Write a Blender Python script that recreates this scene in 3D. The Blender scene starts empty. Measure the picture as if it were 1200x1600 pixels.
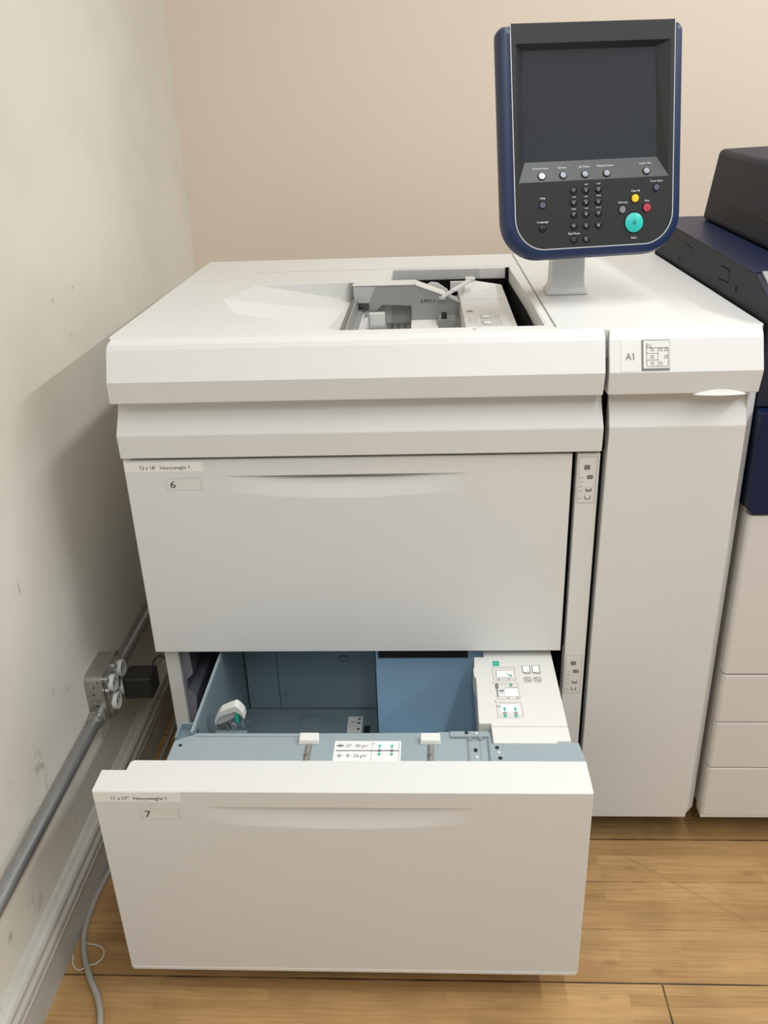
import bpy, bmesh, math, random
from mathutils import Vector, Matrix, Euler
from mathutils.geometry import tessellate_polygon
random.seed(4)
S = bpy.context.scene
COL = S.collection

# ------------------------------------------------------------------ camera, world, lights, exposure
cam_d = bpy.data.cameras.new('camera'); cam = bpy.data.objects.new('camera', cam_d); COL.objects.link(cam)
cam.location = (0.48400, -1.25827, 1.29801)
cam.rotation_euler = (math.radians(64.9610), math.radians(1.89422), math.radians(2.39875))
cam_d.sensor_fit = 'VERTICAL'; cam_d.sensor_height = 24.0; cam_d.lens = 1353.016 * 24.0 / 1600.0
cam_d.clip_start = 0.01
S.camera = cam
S.view_settings.view_transform = 'Standard'; S.view_settings.look = 'None'
S.view_settings.exposure = 0.0; S.view_settings.gamma = 1.0; S.view_settings.use_curve_mapping = False
W = bpy.data.worlds.new('world'); S.world = W; W.use_nodes = True
W.node_tree.nodes['Background'].inputs[0].default_value = (0.88, 0.95, 1.0, 1)
W.node_tree.nodes['Background'].inputs[1].default_value = 0.34
def tube_light(x, y0, y1, z, w, power, col=(0.955, 0.99, 1.0)):
    d = bpy.data.lights.new('ceiling_tube', 'AREA'); d.shape = 'RECTANGLE'; d.size = w; d.size_y = y1 - y0
    d.energy = power; d.color = col
    o = bpy.data.objects.new('ceiling_tube', d); COL.objects.link(o); o.location = (x, (y0+y1)/2, z)
tube_light(1.15, -2.8, 0.70, 2.66, 0.12, 44)
tube_light(2.75, -1.5, 0.75, 2.66, 0.12, 67)
tube_light(0.55, -3.1, -1.9, 2.66, 0.12, 17)

# ------------------------------------------------------------------ materials
def new_mat(name, col, rough=0.5, metal=0.0, spec=0.5, bump=0.0, bscale=300.0, var=0.0, vscale=8.0, coat=0.0):
    m = bpy.data.materials.new(name); m.use_nodes = True; nt = m.node_tree; n = nt.nodes; l = nt.links
    b = n['Principled BSDF']; b.inputs['Base Color'].default_value = (*col, 1); b.inputs['Roughness'].default_value = rough
    b.inputs['Metallic'].default_value = metal; b.inputs['Specular IOR Level'].default_value = spec
    b.inputs['Coat Weight'].default_value = coat
    tc = n.new('ShaderNodeTexCoord')
    if var > 0:
        no = n.new('ShaderNodeTexNoise'); no.inputs['Scale'].default_value = vscale; no.inputs['Detail'].default_value = 4
        l.new(tc.outputs['Object'], no.inputs['Vector'])
        mx = n.new('ShaderNodeMix'); mx.data_type = 'RGBA'
        mx.inputs['A'].default_value = (*[c*(1-var) for c in col], 1); mx.inputs['B'].default_value = (*[min(1, c*(1+var)) for c in col], 1)
        l.new(no.outputs['Fac'], mx.inputs['Factor']); l.new(mx.outputs['Result'], b.inputs['Base Color'])
    if bump > 0:
        nb = n.new('ShaderNodeTexNoise'); nb.inputs['Scale'].default_value = bscale; nb.inputs['Detail'].default_value = 2
        l.new(tc.outputs['Object'], nb.inputs['Vector'])
        bp = n.new('ShaderNodeBump'); bp.inputs['Strength'].default_value = bump; bp.inputs['Distance'].default_value = 0.001
        l.new(nb.outputs['Fac'], bp.inputs['Height']); l.new(bp.outputs['Normal'], b.inputs['Normal'])
    return m
M = {}
M['plastic'] = new_mat('cream_plastic', (0.70, 0.70, 0.685), 0.42, bump=0.10, bscale=900, var=0.015)
M['plastic2'] = new_mat('cream_plastic_press', (0.67, 0.65, 0.625), 0.45, bump=0.10, bscale=900, var=0.015)
M['white'] = new_mat('white_plastic', (0.72, 0.715, 0.685), 0.4)
M['grey_plastic'] = new_mat('grey_plastic', (0.31, 0.315, 0.31), 0.45)
M['lgrey'] = new_mat('light_grey_plastic', (0.50, 0.505, 0.495), 0.45)
M['dgrey'] = new_mat('dark_grey_plastic', (0.17, 0.17, 0.165), 0.5)
M['black'] = new_mat('black_plastic', (0.012, 0.012, 0.012), 0.5)
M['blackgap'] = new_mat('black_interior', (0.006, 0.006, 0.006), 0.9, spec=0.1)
M['ink'] = new_mat('printed_ink', (0.03, 0.03, 0.035), 0.7)
M['ink_soft'] = new_mat('printed_ink_soft', (0.20, 0.19, 0.19), 0.7)
M['ink_faint'] = new_mat('printed_ink_faint', (0.42, 0.40, 0.37), 0.7)
M['ink_white'] = new_mat('printed_white', (0.80, 0.80, 0.80), 0.6)
M['paper'] = new_mat('label_paper', (0.84, 0.83, 0.80), 0.7)
M['paper2'] = new_mat('label_paper_plain', (0.90, 0.90, 0.88), 0.7)
M['window'] = new_mat('number_window', (0.70, 0.70, 0.675), 0.25)
M['green'] = new_mat('green_print', (0.02, 0.42, 0.31), 0.55)
M['teal'] = new_mat('teal_button', (0.03, 0.50, 0.45), 0.35)
M['yellow'] = new_mat('yellow_button', (0.85, 0.56, 0.03), 0.4)
M['red'] = new_mat('red_button', (0.55, 0.05, 0.09), 0.4)
M['btn_grey'] = new_mat('grey_button', (0.20, 0.21, 0.25), 0.35)
M['btn_lgrey'] = new_mat('light_grey_button', (0.30, 0.32, 0.37), 0.3)
M['btn_blue'] = new_mat('blue_grey_button', (0.095, 0.105, 0.16), 0.35)
M['btn_dark'] = new_mat('dark_button', (0.018, 0.018, 0.019), 0.3)
M['navy'] = new_mat('navy_plastic', (0.007, 0.020, 0.070), 0.38, bump=0.05, bscale=700)
M['navy2'] = new_mat('navy_press_panel', (0.006, 0.013, 0.050), 0.42, spec=0.3, bump=0.05, bscale=700)
M['charcoal'] = new_mat('charcoal_plastic', (0.021, 0.0225, 0.023), 0.45, spec=0.35, bump=0.08, bscale=900)
M['charcoal2'] = new_mat('charcoal_press_plastic', (0.021, 0.025, 0.036), 0.55, spec=0.22, bump=0.08, bscale=900)
M['screen'] = new_mat('screen_glass', (0.033, 0.038, 0.048), 0.16, spec=0.6)
M['silver'] = new_mat('silver_trim', (0.80, 0.80, 0.82), 0.3, metal=0.6)
M['steel'] = new_mat('blue_grey_steel', (0.32, 0.385, 0.42), 0.45, metal=0.15, bump=0.04, bscale=500, var=0.03)
M['steel_in'] = new_mat('tray_steel', (0.25, 0.325, 0.36), 0.38, metal=0.35, bump=0.04, bscale=500, var=0.05)
M['steel_blue'] = new_mat('blue_steel_reflection', (0.40, 0.63, 0.88), 0.34, metal=0.30, var=0.04)  # base colour raised to stand in for the plate's reflection
M['steel_plain'] = new_mat('bare_steel', (0.50, 0.50, 0.49), 0.3, metal=0.9)
M['galv'] = new_mat('galvanised_steel', (0.42, 0.42, 0.40), 0.34, metal=0.85, bump=0.3, bscale=60, var=0.25, vscale=40)
M['emt'] = new_mat('conduit_steel', (0.36, 0.37, 0.38), 0.38, metal=0.8, var=0.12, vscale=30)
M['outlet'] = new_mat('outlet_nylon', (0.62, 0.63, 0.60), 0.4)
M['cable'] = new_mat('grey_cable_jacket', (0.36, 0.33, 0.29), 0.5)
M['whitecord'] = new_mat('white_cord_jacket', (0.62, 0.58, 0.48), 0.5)
M['trim'] = new_mat('baseboard_paint', (0.50, 0.475, 0.43), 0.5, var=0.10, vscale=14)
M['backwall'] = new_mat('back_wall_paint', (0.74, 0.63, 0.52), 0.7, bump=0.08, bscale=120, var=0.02, vscale=2)
M['ceiling'] = new_mat('ceiling_paint', (0.75, 0.73, 0.69), 0.9)

def wall_left_mat():
    m = new_mat('left_wall_paint', (0.66, 0.61, 0.53), 0.6, bump=0.15, bscale=90)
    nt = m.node_tree; n = nt.nodes; l = nt.links; b = n['Principled BSDF']
    geo = n.new('ShaderNodeNewGeometry')
    big = n.new('ShaderNodeTexNoise'); big.inputs['Scale'].default_value = 3.0; big.inputs['Detail'].default_value = 5
    l.new(geo.outputs['Position'], big.inputs['Vector'])
    r = n.new('ShaderNodeValToRGB'); r.color_ramp.elements[0].position = 0.32; r.color_ramp.elements[0].color = (0.64, 0.60, 0.525, 1)
    r.color_ramp.elements[1].position = 0.62; r.color_ramp.elements[1].color = (0.72, 0.68, 0.605, 1)
    l.new(big.outputs['Fac'], r.inputs['Fac']); col = r.outputs['Color']
    # scuffs: (y, z, ry, rz, strength)
    fine = n.new('ShaderNodeTexNoise'); fine.inputs['Scale'].default_value = 55; fine.inputs['Detail'].default_value = 6
    l.new(geo.outputs['Position'], fine.inputs['Vector'])
    for (y, z, ry, rz, st) in [(-0.183, 0.33, 0.010, 0.05, .75), (-0.20, 0.36, 0.03, 0.03, .35), (-0.283, 0.397, .008, .012, .5), (0.196, 1.021, .012, .006, .6),
                               (0.29, 1.025, .006, .004, .6), (0.70, 0.971, .022, .008, .7), (0.2419, 0.949, .02, .006, .35), (-0.125, 0.645, .004, .02, .4),
                               (0.05, 0.23, 0.02, 0.02, .6), (-0.30, 0.17, 0.03, 0.03, .4), (-0.38, 0.2, .01, .02, .5), (-0.12, 0.165, .015, .01, .5), (-.25, .29, .012, .012, .4),
                               (-0.1, 0.43, 0.01, 0.012, .25), (-0.05, 0.40, 0.02, 0.01, .25), (-0.33, 0.5, .01, .01, .35)]:
        sub = n.new('ShaderNodeVectorMath'); sub.operation = 'SUBTRACT'; sub.inputs[1].default_value = (-0.148, y, z); l.new(geo.outputs['Position'], sub.inputs[0])
        mul = n.new('ShaderNodeVectorMath'); mul.operation = 'MULTIPLY'; mul.inputs[1].default_value = (0, 1/ry, 1/rz); l.new(sub.outputs[0], mul.inputs[0])
        ln = n.new('ShaderNodeVectorMath'); ln.operation = 'LENGTH'; l.new(mul.outputs[0], ln.inputs[0])
        mr = n.new('ShaderNodeMapRange'); mr.inputs['From Min'].default_value = 0.1; mr.inputs['From Max'].default_value = 1.1
        mr.inputs['To Min'].default_value = st*1.6; mr.inputs['To Max'].default_value = 0; l.new(ln.outputs['Value'], mr.inputs['Value'])
        nr = n.new('ShaderNodeMapRange'); nr.inputs['From Min'].default_value = 0.45; nr.inputs['From Max'].default_value = 0.65; l.new(fine.outputs['Fac'], nr.inputs['Value'])
        mm = n.new('ShaderNodeMath'); mm.operation = 'MULTIPLY'; mm.use_clamp = True; l.new(mr.outputs[0], mm.inputs[0]); l.new(nr.outputs[0], mm.inputs[1])
        mx = n.new('ShaderNodeMix'); mx.data_type = 'RGBA'; l.new(mm.outputs[0], mx.inputs['Factor']); l.new(col, mx.inputs['A']); mx.inputs['B'].default_value = (0.22, 0.19, 0.15, 1)
        col = mx.outputs['Result']
    l.new(col, b.inputs['Base Color'])
    return m
M['leftwall'] = wall_left_mat()

def trim_mat():
    m = M['trim']; nt = m.node_tree; n = nt.nodes; l = nt.links; b = n['Principled BSDF']
    geo = n.new('ShaderNodeNewGeometry')
    no = n.new('ShaderNodeTexNoise'); no.inputs['Scale'].default_value = 38; no.inputs['Detail'].default_value = 6; no.inputs['Roughness'].default_value = .65
    l.new(geo.outputs['Position'], no.inputs['Vector'])
    mr = n.new('ShaderNodeMapRange'); mr.inputs['From Min'].default_value = 0.60; mr.inputs['From Max'].default_value = 0.74; mr.inputs['To Max'].default_value = .6
    l.new(no.outputs['Fac'], mr.inputs['Value'])
    mx = n.new('ShaderNodeMix'); mx.data_type = 'RGBA'; l.new(mr.outputs[0], mx.inputs['Factor'])
    src = b.inputs['Base Color'].links[0].from_socket
    l.new(src, mx.inputs['A']); mx.inputs['B'].default_value = (0.20, 0.18, 0.15, 1); l.new(mx.outputs['Result'], b.inputs['Base Color'])
trim_mat()

def floor_mat():
    m = bpy.data.materials.new('bamboo_laminate'); m.use_nodes = True; nt = m.node_tree; n = nt.nodes; l = nt.links; b = n['Principled BSDF']
    geo = n.new('ShaderNodeNewGeometry')
    def mapping(off, sc):
        s = n.new('ShaderNodeVectorMath'); s.operation = 'SUBTRACT'; s.inputs[1].default_value = off; l.new(geo.outputs['Position'], s.inputs[0])
        q = n.new('ShaderNodeVectorMath'); q.operation = 'MULTIPLY'; q.inputs[1].default_value = sc; l.new(s.outputs[0], q.inputs[0]); return q.outputs[0]
    def brick(off, bw, rh, mortar, c1, c2, cm, freq=2, offs=0.5, smooth=0.1):
        k = n.new('ShaderNodeTexBrick'); l.new(mapping(off, (1, 1, 1)), k.inputs['Vector']); k.inputs['Scale'].default_value = 1
        k.inputs['Brick Width'].default_value = bw; k.inputs['Row Height'].default_value = rh; k.inputs['Mortar Size'].default_value = mortar
        k.inputs['Mortar Smooth'].default_value = smooth
        k.inputs['Color1'].default_value = c1; k.inputs['Color2'].default_value = c2; k.inputs['Mortar'].default_value = cm
        k.offset = offs; k.offset_frequency = freq; k.inputs['Bias'].default_value = 0
        return k
    strips = brick((0.03, -0.296, 0), 0.29, 0.0203, 0.0, (0.385, 0.225, 0.092, 1), (0.49, 0.30, 0.130, 1), (0.45, 0.28, 0.12, 1), 2, 0.37)
    # long grain
    gr = n.new('ShaderNodeTexNoise'); gr.inputs['Scale'].default_value = 1; gr.inputs['Detail'].default_value = 6; l.new(mapping((0, 0, 0), (9, 210, 1)), gr.inputs['Vector'])
    mx = n.new('ShaderNodeMix'); mx.data_type = 'RGBA'; mx.blend_type = 'MULTIPLY'; mx.inputs['Factor'].default_value = 0.6
    rr = n.new('ShaderNodeValToRGB'); rr.color_ramp.elements[0].position = .3; rr.color_ramp.elements[0].color = (.70, .66, .60, 1); rr.color_ramp.elements[1].position = .65; rr.color_ramp.elements[1].color = (1.08, 1.08, 1.06, 1)
    l.new(gr.outputs['Fac'], rr.inputs['Fac']); l.new(strips.outputs['Color'], mx.inputs['A']); l.new(rr.outputs['Color'], mx.inputs['B'])
    # cloudy wear
    cl = n.new('ShaderNodeTexNoise'); cl.inputs['Scale'].default_value = 7; cl.inputs['Detail'].default_value = 5; l.new(geo.outputs['Position'], cl.inputs['Vector'])
    cr = n.new('ShaderNodeValToRGB'); cr.color_ramp.elements[0].position = .35; cr.color_ramp.elements[0].color = (.80, .78, .74, 1); cr.color_ramp.elements[1].position = .6; cr.color_ramp.elements[1].color = (1.05, 1.05, 1.05, 1)
    l.new(cl.outputs['Fac'], cr.inputs['Fac'])
    m2 = n.new('ShaderNodeMix'); m2.data_type = 'RGBA'; m2.blend_type = 'MULTIPLY'; m2.inputs['Factor'].default_value = .8; l.new(mx.outputs['Result'], m2.inputs['A']); l.new(cr.outputs['Color'], m2.inputs['B'])
    # bamboo knuckles: sparse darker patches
    vo = n.new('ShaderNodeTexVoronoi'); vo.inputs['Scale'].default_value = 1; l.new(mapping((0.01, 0.003, 0), (13, 26, 1)), vo.inputs['Vector']); vo.inputs['Randomness'].default_value = 1
    vr = n.new('ShaderNodeMapRange'); vr.inputs['From Min'].default_value = .05; vr.inputs['From Max'].default_value = .24; vr.inputs['To Min'].default_value = .55; vr.inputs['To Max'].default_value = 0
    l.new(vo.outputs['Distance'], vr.inputs['Value'])
    sp = n.new('ShaderNodeSeparateColor'); l.new(vo.outputs['Color'], sp.inputs[0])
    gt = n.new('ShaderNodeMath'); gt.operation = 'GREATER_THAN'; gt.inputs[1].default_value = .62; l.new(sp.outputs[0], gt.inputs[0])
    ml = n.new('ShaderNodeMath'); ml.operation = 'MULTIPLY'; l.new(vr.outputs[0], ml.inputs[0]); l.new(gt.outputs[0], ml.inputs[1])
    m3 = n.new('ShaderNodeMix'); m3.data_type = 'RGBA'; l.new(ml.outputs[0], m3.inputs['Factor']); l.new(m2.outputs['Result'], m3.inputs['A']); m3.inputs['B'].default_value = (.22, .115, .045, 1)
    # plank seams
    seam = brick((-20, -0.2965-0.1016*30, 0), 60.0, 0.1016, 0.0011, (0, 0, 0, 1), (0, 0, 0, 1), (1, 1, 1, 1), 2, 0.37)
    sn = n.new('ShaderNodeTexNoise'); sn.inputs['Scale'].default_value = 16; sn.inputs['Detail'].default_value = 6; l.new(geo.outputs['Position'], sn.inputs['Vector'])
    # every third seam is stronger (board edges)
    strong = brick((0.851-30, -0.2965-0.3048*10, 0), 60.0, 0.3048, 0.0016, (0, 0, 0, 1), (0, 0, 0, 1), (1, 1, 1, 1), 9, 0.5)
    s1 = n.new('ShaderNodeMapRange'); s1.inputs['From Min'].default_value = .45; s1.inputs['From Max'].default_value = .62; s1.inputs['To Min'].default_value = 0.0; s1.inputs['To Max'].default_value = .75; l.new(sn.outputs['Fac'], s1.inputs['Value'])
    s2 = n.new('ShaderNodeMapRange'); s2.inputs['From Min'].default_value = .3; s2.inputs['From Max'].default_value = .55; s2.inputs['To Min'].default_value = .45; s2.inputs['To Max'].default_value = 1; l.new(sn.outputs['Fac'], s2.inputs['Value'])
    a1 = n.new('ShaderNodeMath'); a1.operation = 'MULTIPLY'; l.new(seam.outputs['Color'], a1.inputs[0]); l.new(s1.outputs[0], a1.inputs[1])
    a2 = n.new('ShaderNodeMath'); a2.operation = 'MULTIPLY'; l.new(strong.outputs['Color'], a2.inputs[0]); l.new(s2.outputs[0], a2.inputs[1])
    a3 = n.new('ShaderNodeMath'); a3.operation = 'MAXIMUM'; l.new(a1.outputs[0], a3.inputs[0]); l.new(a2.outputs[0], a3.inputs[1])
    m4 = n.new('ShaderNodeMix'); m4.data_type = 'RGBA'; l.new(a3.outputs[0], m4.inputs['Factor']); l.new(m3.outputs['Result'], m4.inputs['A']); m4.inputs['B'].default_value = (.045, .025, .012, 1)
    # long scratch with smudges running from the feeder towards the camera right
    col = m4.outputs['Result']
    for (x0, y0, x1, y1, w, st) in [(0.84, -0.03, 1.02, -0.17, 0.0016, .35), (1.02, -0.17, 1.12, -0.30, .0014, .2), (0.98, -0.09, 1.02, -0.125, .001, .45)]:
        L = math.hypot(x1-x0, y1-y0); dx, dy = (x1-x0)/L, (y1-y0)/L
        s = n.new('ShaderNodeVectorMath'); s.operation = 'SUBTRACT'; s.inputs[1].default_value = (x0, y0, 0); l.new(geo.outputs['Position'], s.inputs[0])
        d1 = n.new('ShaderNodeVectorMath'); d1.operation = 'DOT_PRODUCT'; d1.inputs[1].default_value = (dx, dy, 0); l.new(s.outputs[0], d1.inputs[0])
        d2 = n.new('ShaderNodeVectorMath'); d2.operation = 'DOT_PRODUCT'; d2.inputs[1].default_value = (-dy, dx, 0); l.new(s.outputs[0], d2.inputs[0])
        ad = n.new('ShaderNodeMath'); ad.operation = 'ABSOLUTE'; l.new(d2.outputs['Value'], ad.inputs[0])
        r1 = n.new('ShaderNodeMapRange'); r1.inputs['From Min'].default_value = 0; r1.inputs['From Max'].default_value = w*1.6; r1.inputs['To Min'].default_value = st; r1.inputs['To Max'].default_value = 0; l.new(ad.outputs[0], r1.inputs['Value'])
        c1 = n.new('ShaderNodeMath'); c1.operation = 'GREATER_THAN'; c1.inputs[1].default_value = 0; l.new(d1.outputs['Value'], c1.inputs[0])
        c2 = n.new('ShaderNodeMath'); c2.operation = 'LESS_THAN'; c2.inputs[1].default_value = L; l.new(d1.outputs['Value'], c2.inputs[0])
        p1 = n.new('ShaderNodeMath'); p1.operation = 'MULTIPLY'; l.new(c1.outputs[0], p1.inputs[0]); l.new(c2.outputs[0], p1.inputs[1])
        p2 = n.new('ShaderNodeMath'); p2.operation = 'MULTIPLY'; l.new(p1.outputs[0], p2.inputs[0]); l.new(r1.outputs[0], p2.inputs[1])
        mm = n.new('ShaderNodeMix'); mm.data_type = 'RGBA'; l.new(p2.outputs[0], mm.inputs['Factor']); l.new(col, mm.inputs['A']); mm.inputs['B'].default_value = (.16, .085, .035, 1); col = mm.outputs['Result']
    l.new(col, b.inputs['Base Color'])
    b.inputs['Roughness'].default_value = .5; b.inputs['Specular IOR Level'].default_value = .35
    return m
M['floor'] = floor_mat()

# ------------------------------------------------------------------ mesh builder
class Frame:
    """local (u, v, n) -> 3D"""
    def __init__(s, o, u=(1, 0, 0), v=(0, 0, 1), n=(0, -1, 0)):
        s.o = Vector(o); s.u = Vector(u).normalized(); s.v = Vector(v).normalized(); s.n = Vector(n).normalized()
    def __call__(s, a, b, c=0.0): return s.o + s.u*a + s.v*b + s.n*c
class MB:
    def __init__(s): s.v = []; s.f = []; s.mi = []; s.mats = []
    def mat(s, m):
        m = M[m] if isinstance(m, str) else m
        if m not in s.mats: s.mats.append(m)
        return s.mats.index(m)
    def face(s, pts, m):
        i0 = len(s.v); s.v += [Vector(p) for p in pts]; s.f.append(tuple(range(i0, i0+len(pts)))); s.mi.append(s.mat(m))
    def mesh(s, vs, fs, m):
        i0 = len(s.v); s.v += [Vector(p) for p in vs]; k = s.mat(m)
        for f in fs: s.f.append(tuple(i0+i for i in f)); s.mi.append(k)
    def hexa(s, p, m):  # p: 8 points, bottom 4 ccw then top 4
        s.mesh(p, [(3, 2, 1, 0), (4, 5, 6, 7), (0, 1, 5, 4), (1, 2, 6, 5), (2, 3, 7, 6), (3, 0, 4, 7)], m)
    def box(s, x0, x1, y0, y1, z0, z1, m):
        s.hexa([(x0, y0, z0), (x1, y0, z0), (x1, y1, z0), (x0, y1, z0), (x0, y0, z1), (x1, y0, z1), (x1, y1, z1), (x0, y1, z1)], m)
    def fbox(s, F, a0, a1, b0, b1, c0, c1, m):
        s.hexa([F(a0, b0, c0), F(a1, b0, c0), F(a1, b1, c0), F(a0, b1, c0), F(a0, b0, c1), F(a1, b0, c1), F(a1, b1, c1), F(a0, b1, c1)], m)
    def prism(s, pts2, F, c0, c1, m, holes=()):
        loops = [[Vector((a, b, 0)) for a, b in pts2]] + [[Vector((a, b, 0)) for a, b in h] for h in holes]
        tris = tessellate_polygon(loops); flat = [p for L in loops for p in L]; N = len(flat)
        vs = [F(p.x, p.y, c0) for p in flat] + [F(p.x, p.y, c1) for p in flat]
        fs = [tuple(t) for t in tris] + [tuple(N+i for i in reversed(t)) for t in tris]
        k = 0
        for L in loops:
            n_ = len(L)
            for i in range(n_):
                j = (i+1) % n_; fs.append((k+i, k+j, N+k+j, N+k+i))
            k += n_
        s.mesh(vs, fs, m)
    def flat(s, pts2, F, c, m): s.face([F(a, b, c) for a, b in pts2], m)
    def line(s, F, a0, b0, a1, b1, w, c, m):
        L = math.hypot(a1-a0, b1-b0) or 1e-9; nx, ny = -(b1-b0)/L*w/2, (a1-a0)/L*w/2
        s.face([F(a0+nx, b0+ny, c), F(a0-nx, b0-ny, c), F(a1-nx, b1-ny, c), F(a1+nx, b1+ny, c)], m)
    def rect(s, F, a0, a1, b0, b1, w, c, m):
        s.line(F, a0, b0, a1, b0, w, c, m); s.line(F, a0, b1, a1, b1, w, c, m); s.line(F, a0, b0, a0, b1, w, c, m); s.line(F, a1, b0, a1, b1, w, c, m)
    def ring(s, F, a, b, r, w, c, m, n=20, e=1.0):
        for i in range(n):
            t0, t1 = 2*math.pi*i/n, 2*math.pi*(i+1)/n
            s.face([F(a+(r-w)*math.cos(t0), b+(r-w)*e*math.sin(t0), c), F(a+r*math.cos(t0), b+r*e*math.sin(t0), c), F(a+r*math.cos(t1), b+r*e*math.sin(t1), c), F(a+(r-w)*math.cos(t1), b+(r-w)*e*math.sin(t1), c)], m)
    def disc(s, F, a, b, r, c0, c1, m, n=24, dome=0.0, r2=None):
        r2 = r if r2 is None else r2
        vs = []; fs = []
        for c, rr in ((c0, r), (c0+(c1-c0)*.7, r), (c1, r2*.88)):
            vs += [F(a+rr*math.cos(2*math.pi*i/n), b+rr*math.sin(2*math.pi*i/n), c) for i in range(n)]
        vs.append(F(a, b, c1+dome)); 
        for k in range(2):
            for i in range(n): j = (i+1) % n; fs.append((k*n+i, k*n+j, (k+1)*n+j, (k+1)*n+i))
        for i in range(n): fs.append((2*n+i, 2*n+(i+1) % n, 3*n))
        fs.append(tuple(reversed(range(n))))
        s.mesh(vs, fs, m)
    def lathe(s, F, a, b, prof, m, n=28):   # prof: list of (r, c)
        vs = []; fs = []
        for r, c in prof: vs += [F(a+r*math.cos(2*math.pi*i/n), b+r*math.sin(2*math.pi*i/n), c) for i in range(n)]
        for k in range(len(prof)-1):
            for i in range(n): j = (i+1) % n; fs.append((k*n+i, k*n+j, (k+1)*n+j, (k+1)*n+i))
        fs.append(tuple(reversed(range(n)))); fs.append(tuple((len(prof)-1)*n+i for i in range(n)))
        s.mesh(vs, fs, m)
    def tube(s, pts, r, m, n=12, sub=6):
        P = [Vector(p) for p in pts]
        if sub > 1 and len(P) > 2:
            Q = []; E = [P[0]*2-P[1]] + P + [P[-1]*2-P[-2]]
            for i in range(1, len(E)-2):
                p0, p1, p2, p3 = E[i-1:i+3]
                for k in range(sub):
                    t = k/sub; Q.append(.5*((2*p1)+(p2-p0)*t+(2*p0-5*p1+4*p2-p3)*t*t+(-p0+3*p1-3*p2+p3)*t**3))
            Q.append(P[-1]); P = Q
        vs = []; fs = []; up = Vector((0.13, .21, .97))
        for i, p in enumerate(P):
            d = (P[min(i+1, len(P)-1)]-P[max(i-1, 0)]).normalized()
            a = d.cross(up).normalized(); b_ = d.cross(a).normalized()
            vs += [p + a*r*math.cos(2*math.pi*k/n) + b_*r*math.sin(2*math.pi*k/n) for k in range(n)]
        for i in range(len(P)-1):
            for k in range(n): j = (k+1) % n; fs.append((i*n+k, i*n+j, (i+1)*n+j, (i+1)*n+k))
        fs.append(tuple(reversed(range(n)))); fs.append(tuple((len(P)-1)*n+k for k in range(n)))
        s.mesh(vs, fs, m)
    def text(s, txt, F, a, b, h, c, m, w=None, align='l', bold=0.0):
        vs, fs, x0, x1, y0, y1 = text_geo(txt, bold)
        k = h; kx = k if w is None else w/max(1e-6, x1-x0)
        off = {'l': 0, 'c': -(x1-x0)/2, 'r': -(x1-x0)}[align]
        s.mesh([F(a+((x-x0)+off)*kx, b+y*k, c) for x, y in vs], fs, m)
def text_geo_raw(txt):
    cu = bpy.data.curves.new('t', 'FONT'); cu.body = txt; cu.size = 1.4
    ob = bpy.data.objects.new('t', cu); COL.objects.link(ob); dg = bpy.context.evaluated_depsgraph_get(); dg.update()
    me = ob.evaluated_get(dg).to_mesh(); r = max(v.co.x for v in me.vertices)
    ob.evaluated_get(dg).to_mesh_clear(); bpy.data.objects.remove(ob); bpy.data.curves.remove(cu); return r
def text_geo(txt, bold, cache={}):
    key = (txt, bold)
    if key in cache: return cache[key]
    cu = bpy.data.curves.new('t', 'FONT'); cu.body = txt; cu.resolution_u = 3; cu.offset = bold; cu.size = 1.4  # cap height about 1
    ob = bpy.data.objects.new('t', cu); COL.objects.link(ob); dg = bpy.context.evaluated_depsgraph_get(); dg.update()
    me = ob.evaluated_get(dg).to_mesh()
    vs = [(v.co.x, v.co.y) for v in me.vertices]; fs = [tuple(p.vertices) for p in me.polygons]
    ob.evaluated_get(dg).to_mesh_clear(); bpy.data.objects.remove(ob); bpy.data.curves.remove(cu)
    for i, ch in enumerate(txt):      # give the figure 1 its flag
        if ch == '1':
            xr = text_geo_raw(txt[:i+1])
            k0 = len(vs); vs += [(xr-.10, 1.0), (xr-.10, .84), (xr-.34, .70), (xr-.34, .82)]; fs.append((k0, k0+1, k0+2, k0+3))
    xs = [v[0] for v in vs] or [0, 1]; ys = [v[1] for v in vs] or [0, 1]
    cache[key] = (vs, fs, min(xs), max(xs), min(ys), max(ys)); return cache[key]

def wloc(o):
    p = Vector((0, 0, 0))
    while o: p += o.location; o = o.parent
    return p
def obj(name, mb, parent=None, bevel=0.0, seg=2, smooth=False, local=False, label=None, origin=None, fix=True):
    """one mesh object. mb holds world coordinates (local=True: coordinates of the parent's frame)."""
    xs = [v.x for v in mb.v]; ys = [v.y for v in mb.v]; zs = [v.z for v in mb.v]
    c = Vector(((min(xs)+max(xs))/2, (min(ys)+max(ys))/2, min(zs))) if origin is None else Vector(origin)
    me = bpy.data.meshes.new(name); me.from_pydata([v-c for v in mb.v], [], mb.f)
    for m in mb.mats: me.materials.append(m)
    for p, k in zip(me.polygons, mb.mi): p.material_index = k
    if fix:
        bm = bmesh.new(); bm.from_mesh(me); bmesh.ops.remove_doubles(bm, verts=bm.verts, dist=1e-6)
        bmesh.ops.recalc_face_normals(bm, faces=bm.faces); bm.to_mesh(me); bm.free()
    if smooth:
        for p in me.polygons: p.use_smooth = True
        me.set_sharp_from_angle(angle=math.radians(38))
    o = bpy.data.objects.new(name, me); COL.objects.link(o)
    o.parent = parent
    if local: o.location = c - getattr_base(parent)
    else: o.location = c - (wloc(parent) if parent else Vector((0, 0, 0)))
    if bevel > 0:
        b = o.modifiers.new('bevel', 'BEVEL'); b.width = bevel; b.segments = seg; b.limit_method = 'ANGLE'; b.angle_limit = math.radians(35); b.harden_normals = False
    if label: o['label'] = label
    return o
LOCALBASE = {}
def getattr_base(p):
    return LOCALBASE.get(p.name, Vector((0, 0, 0)))
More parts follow.
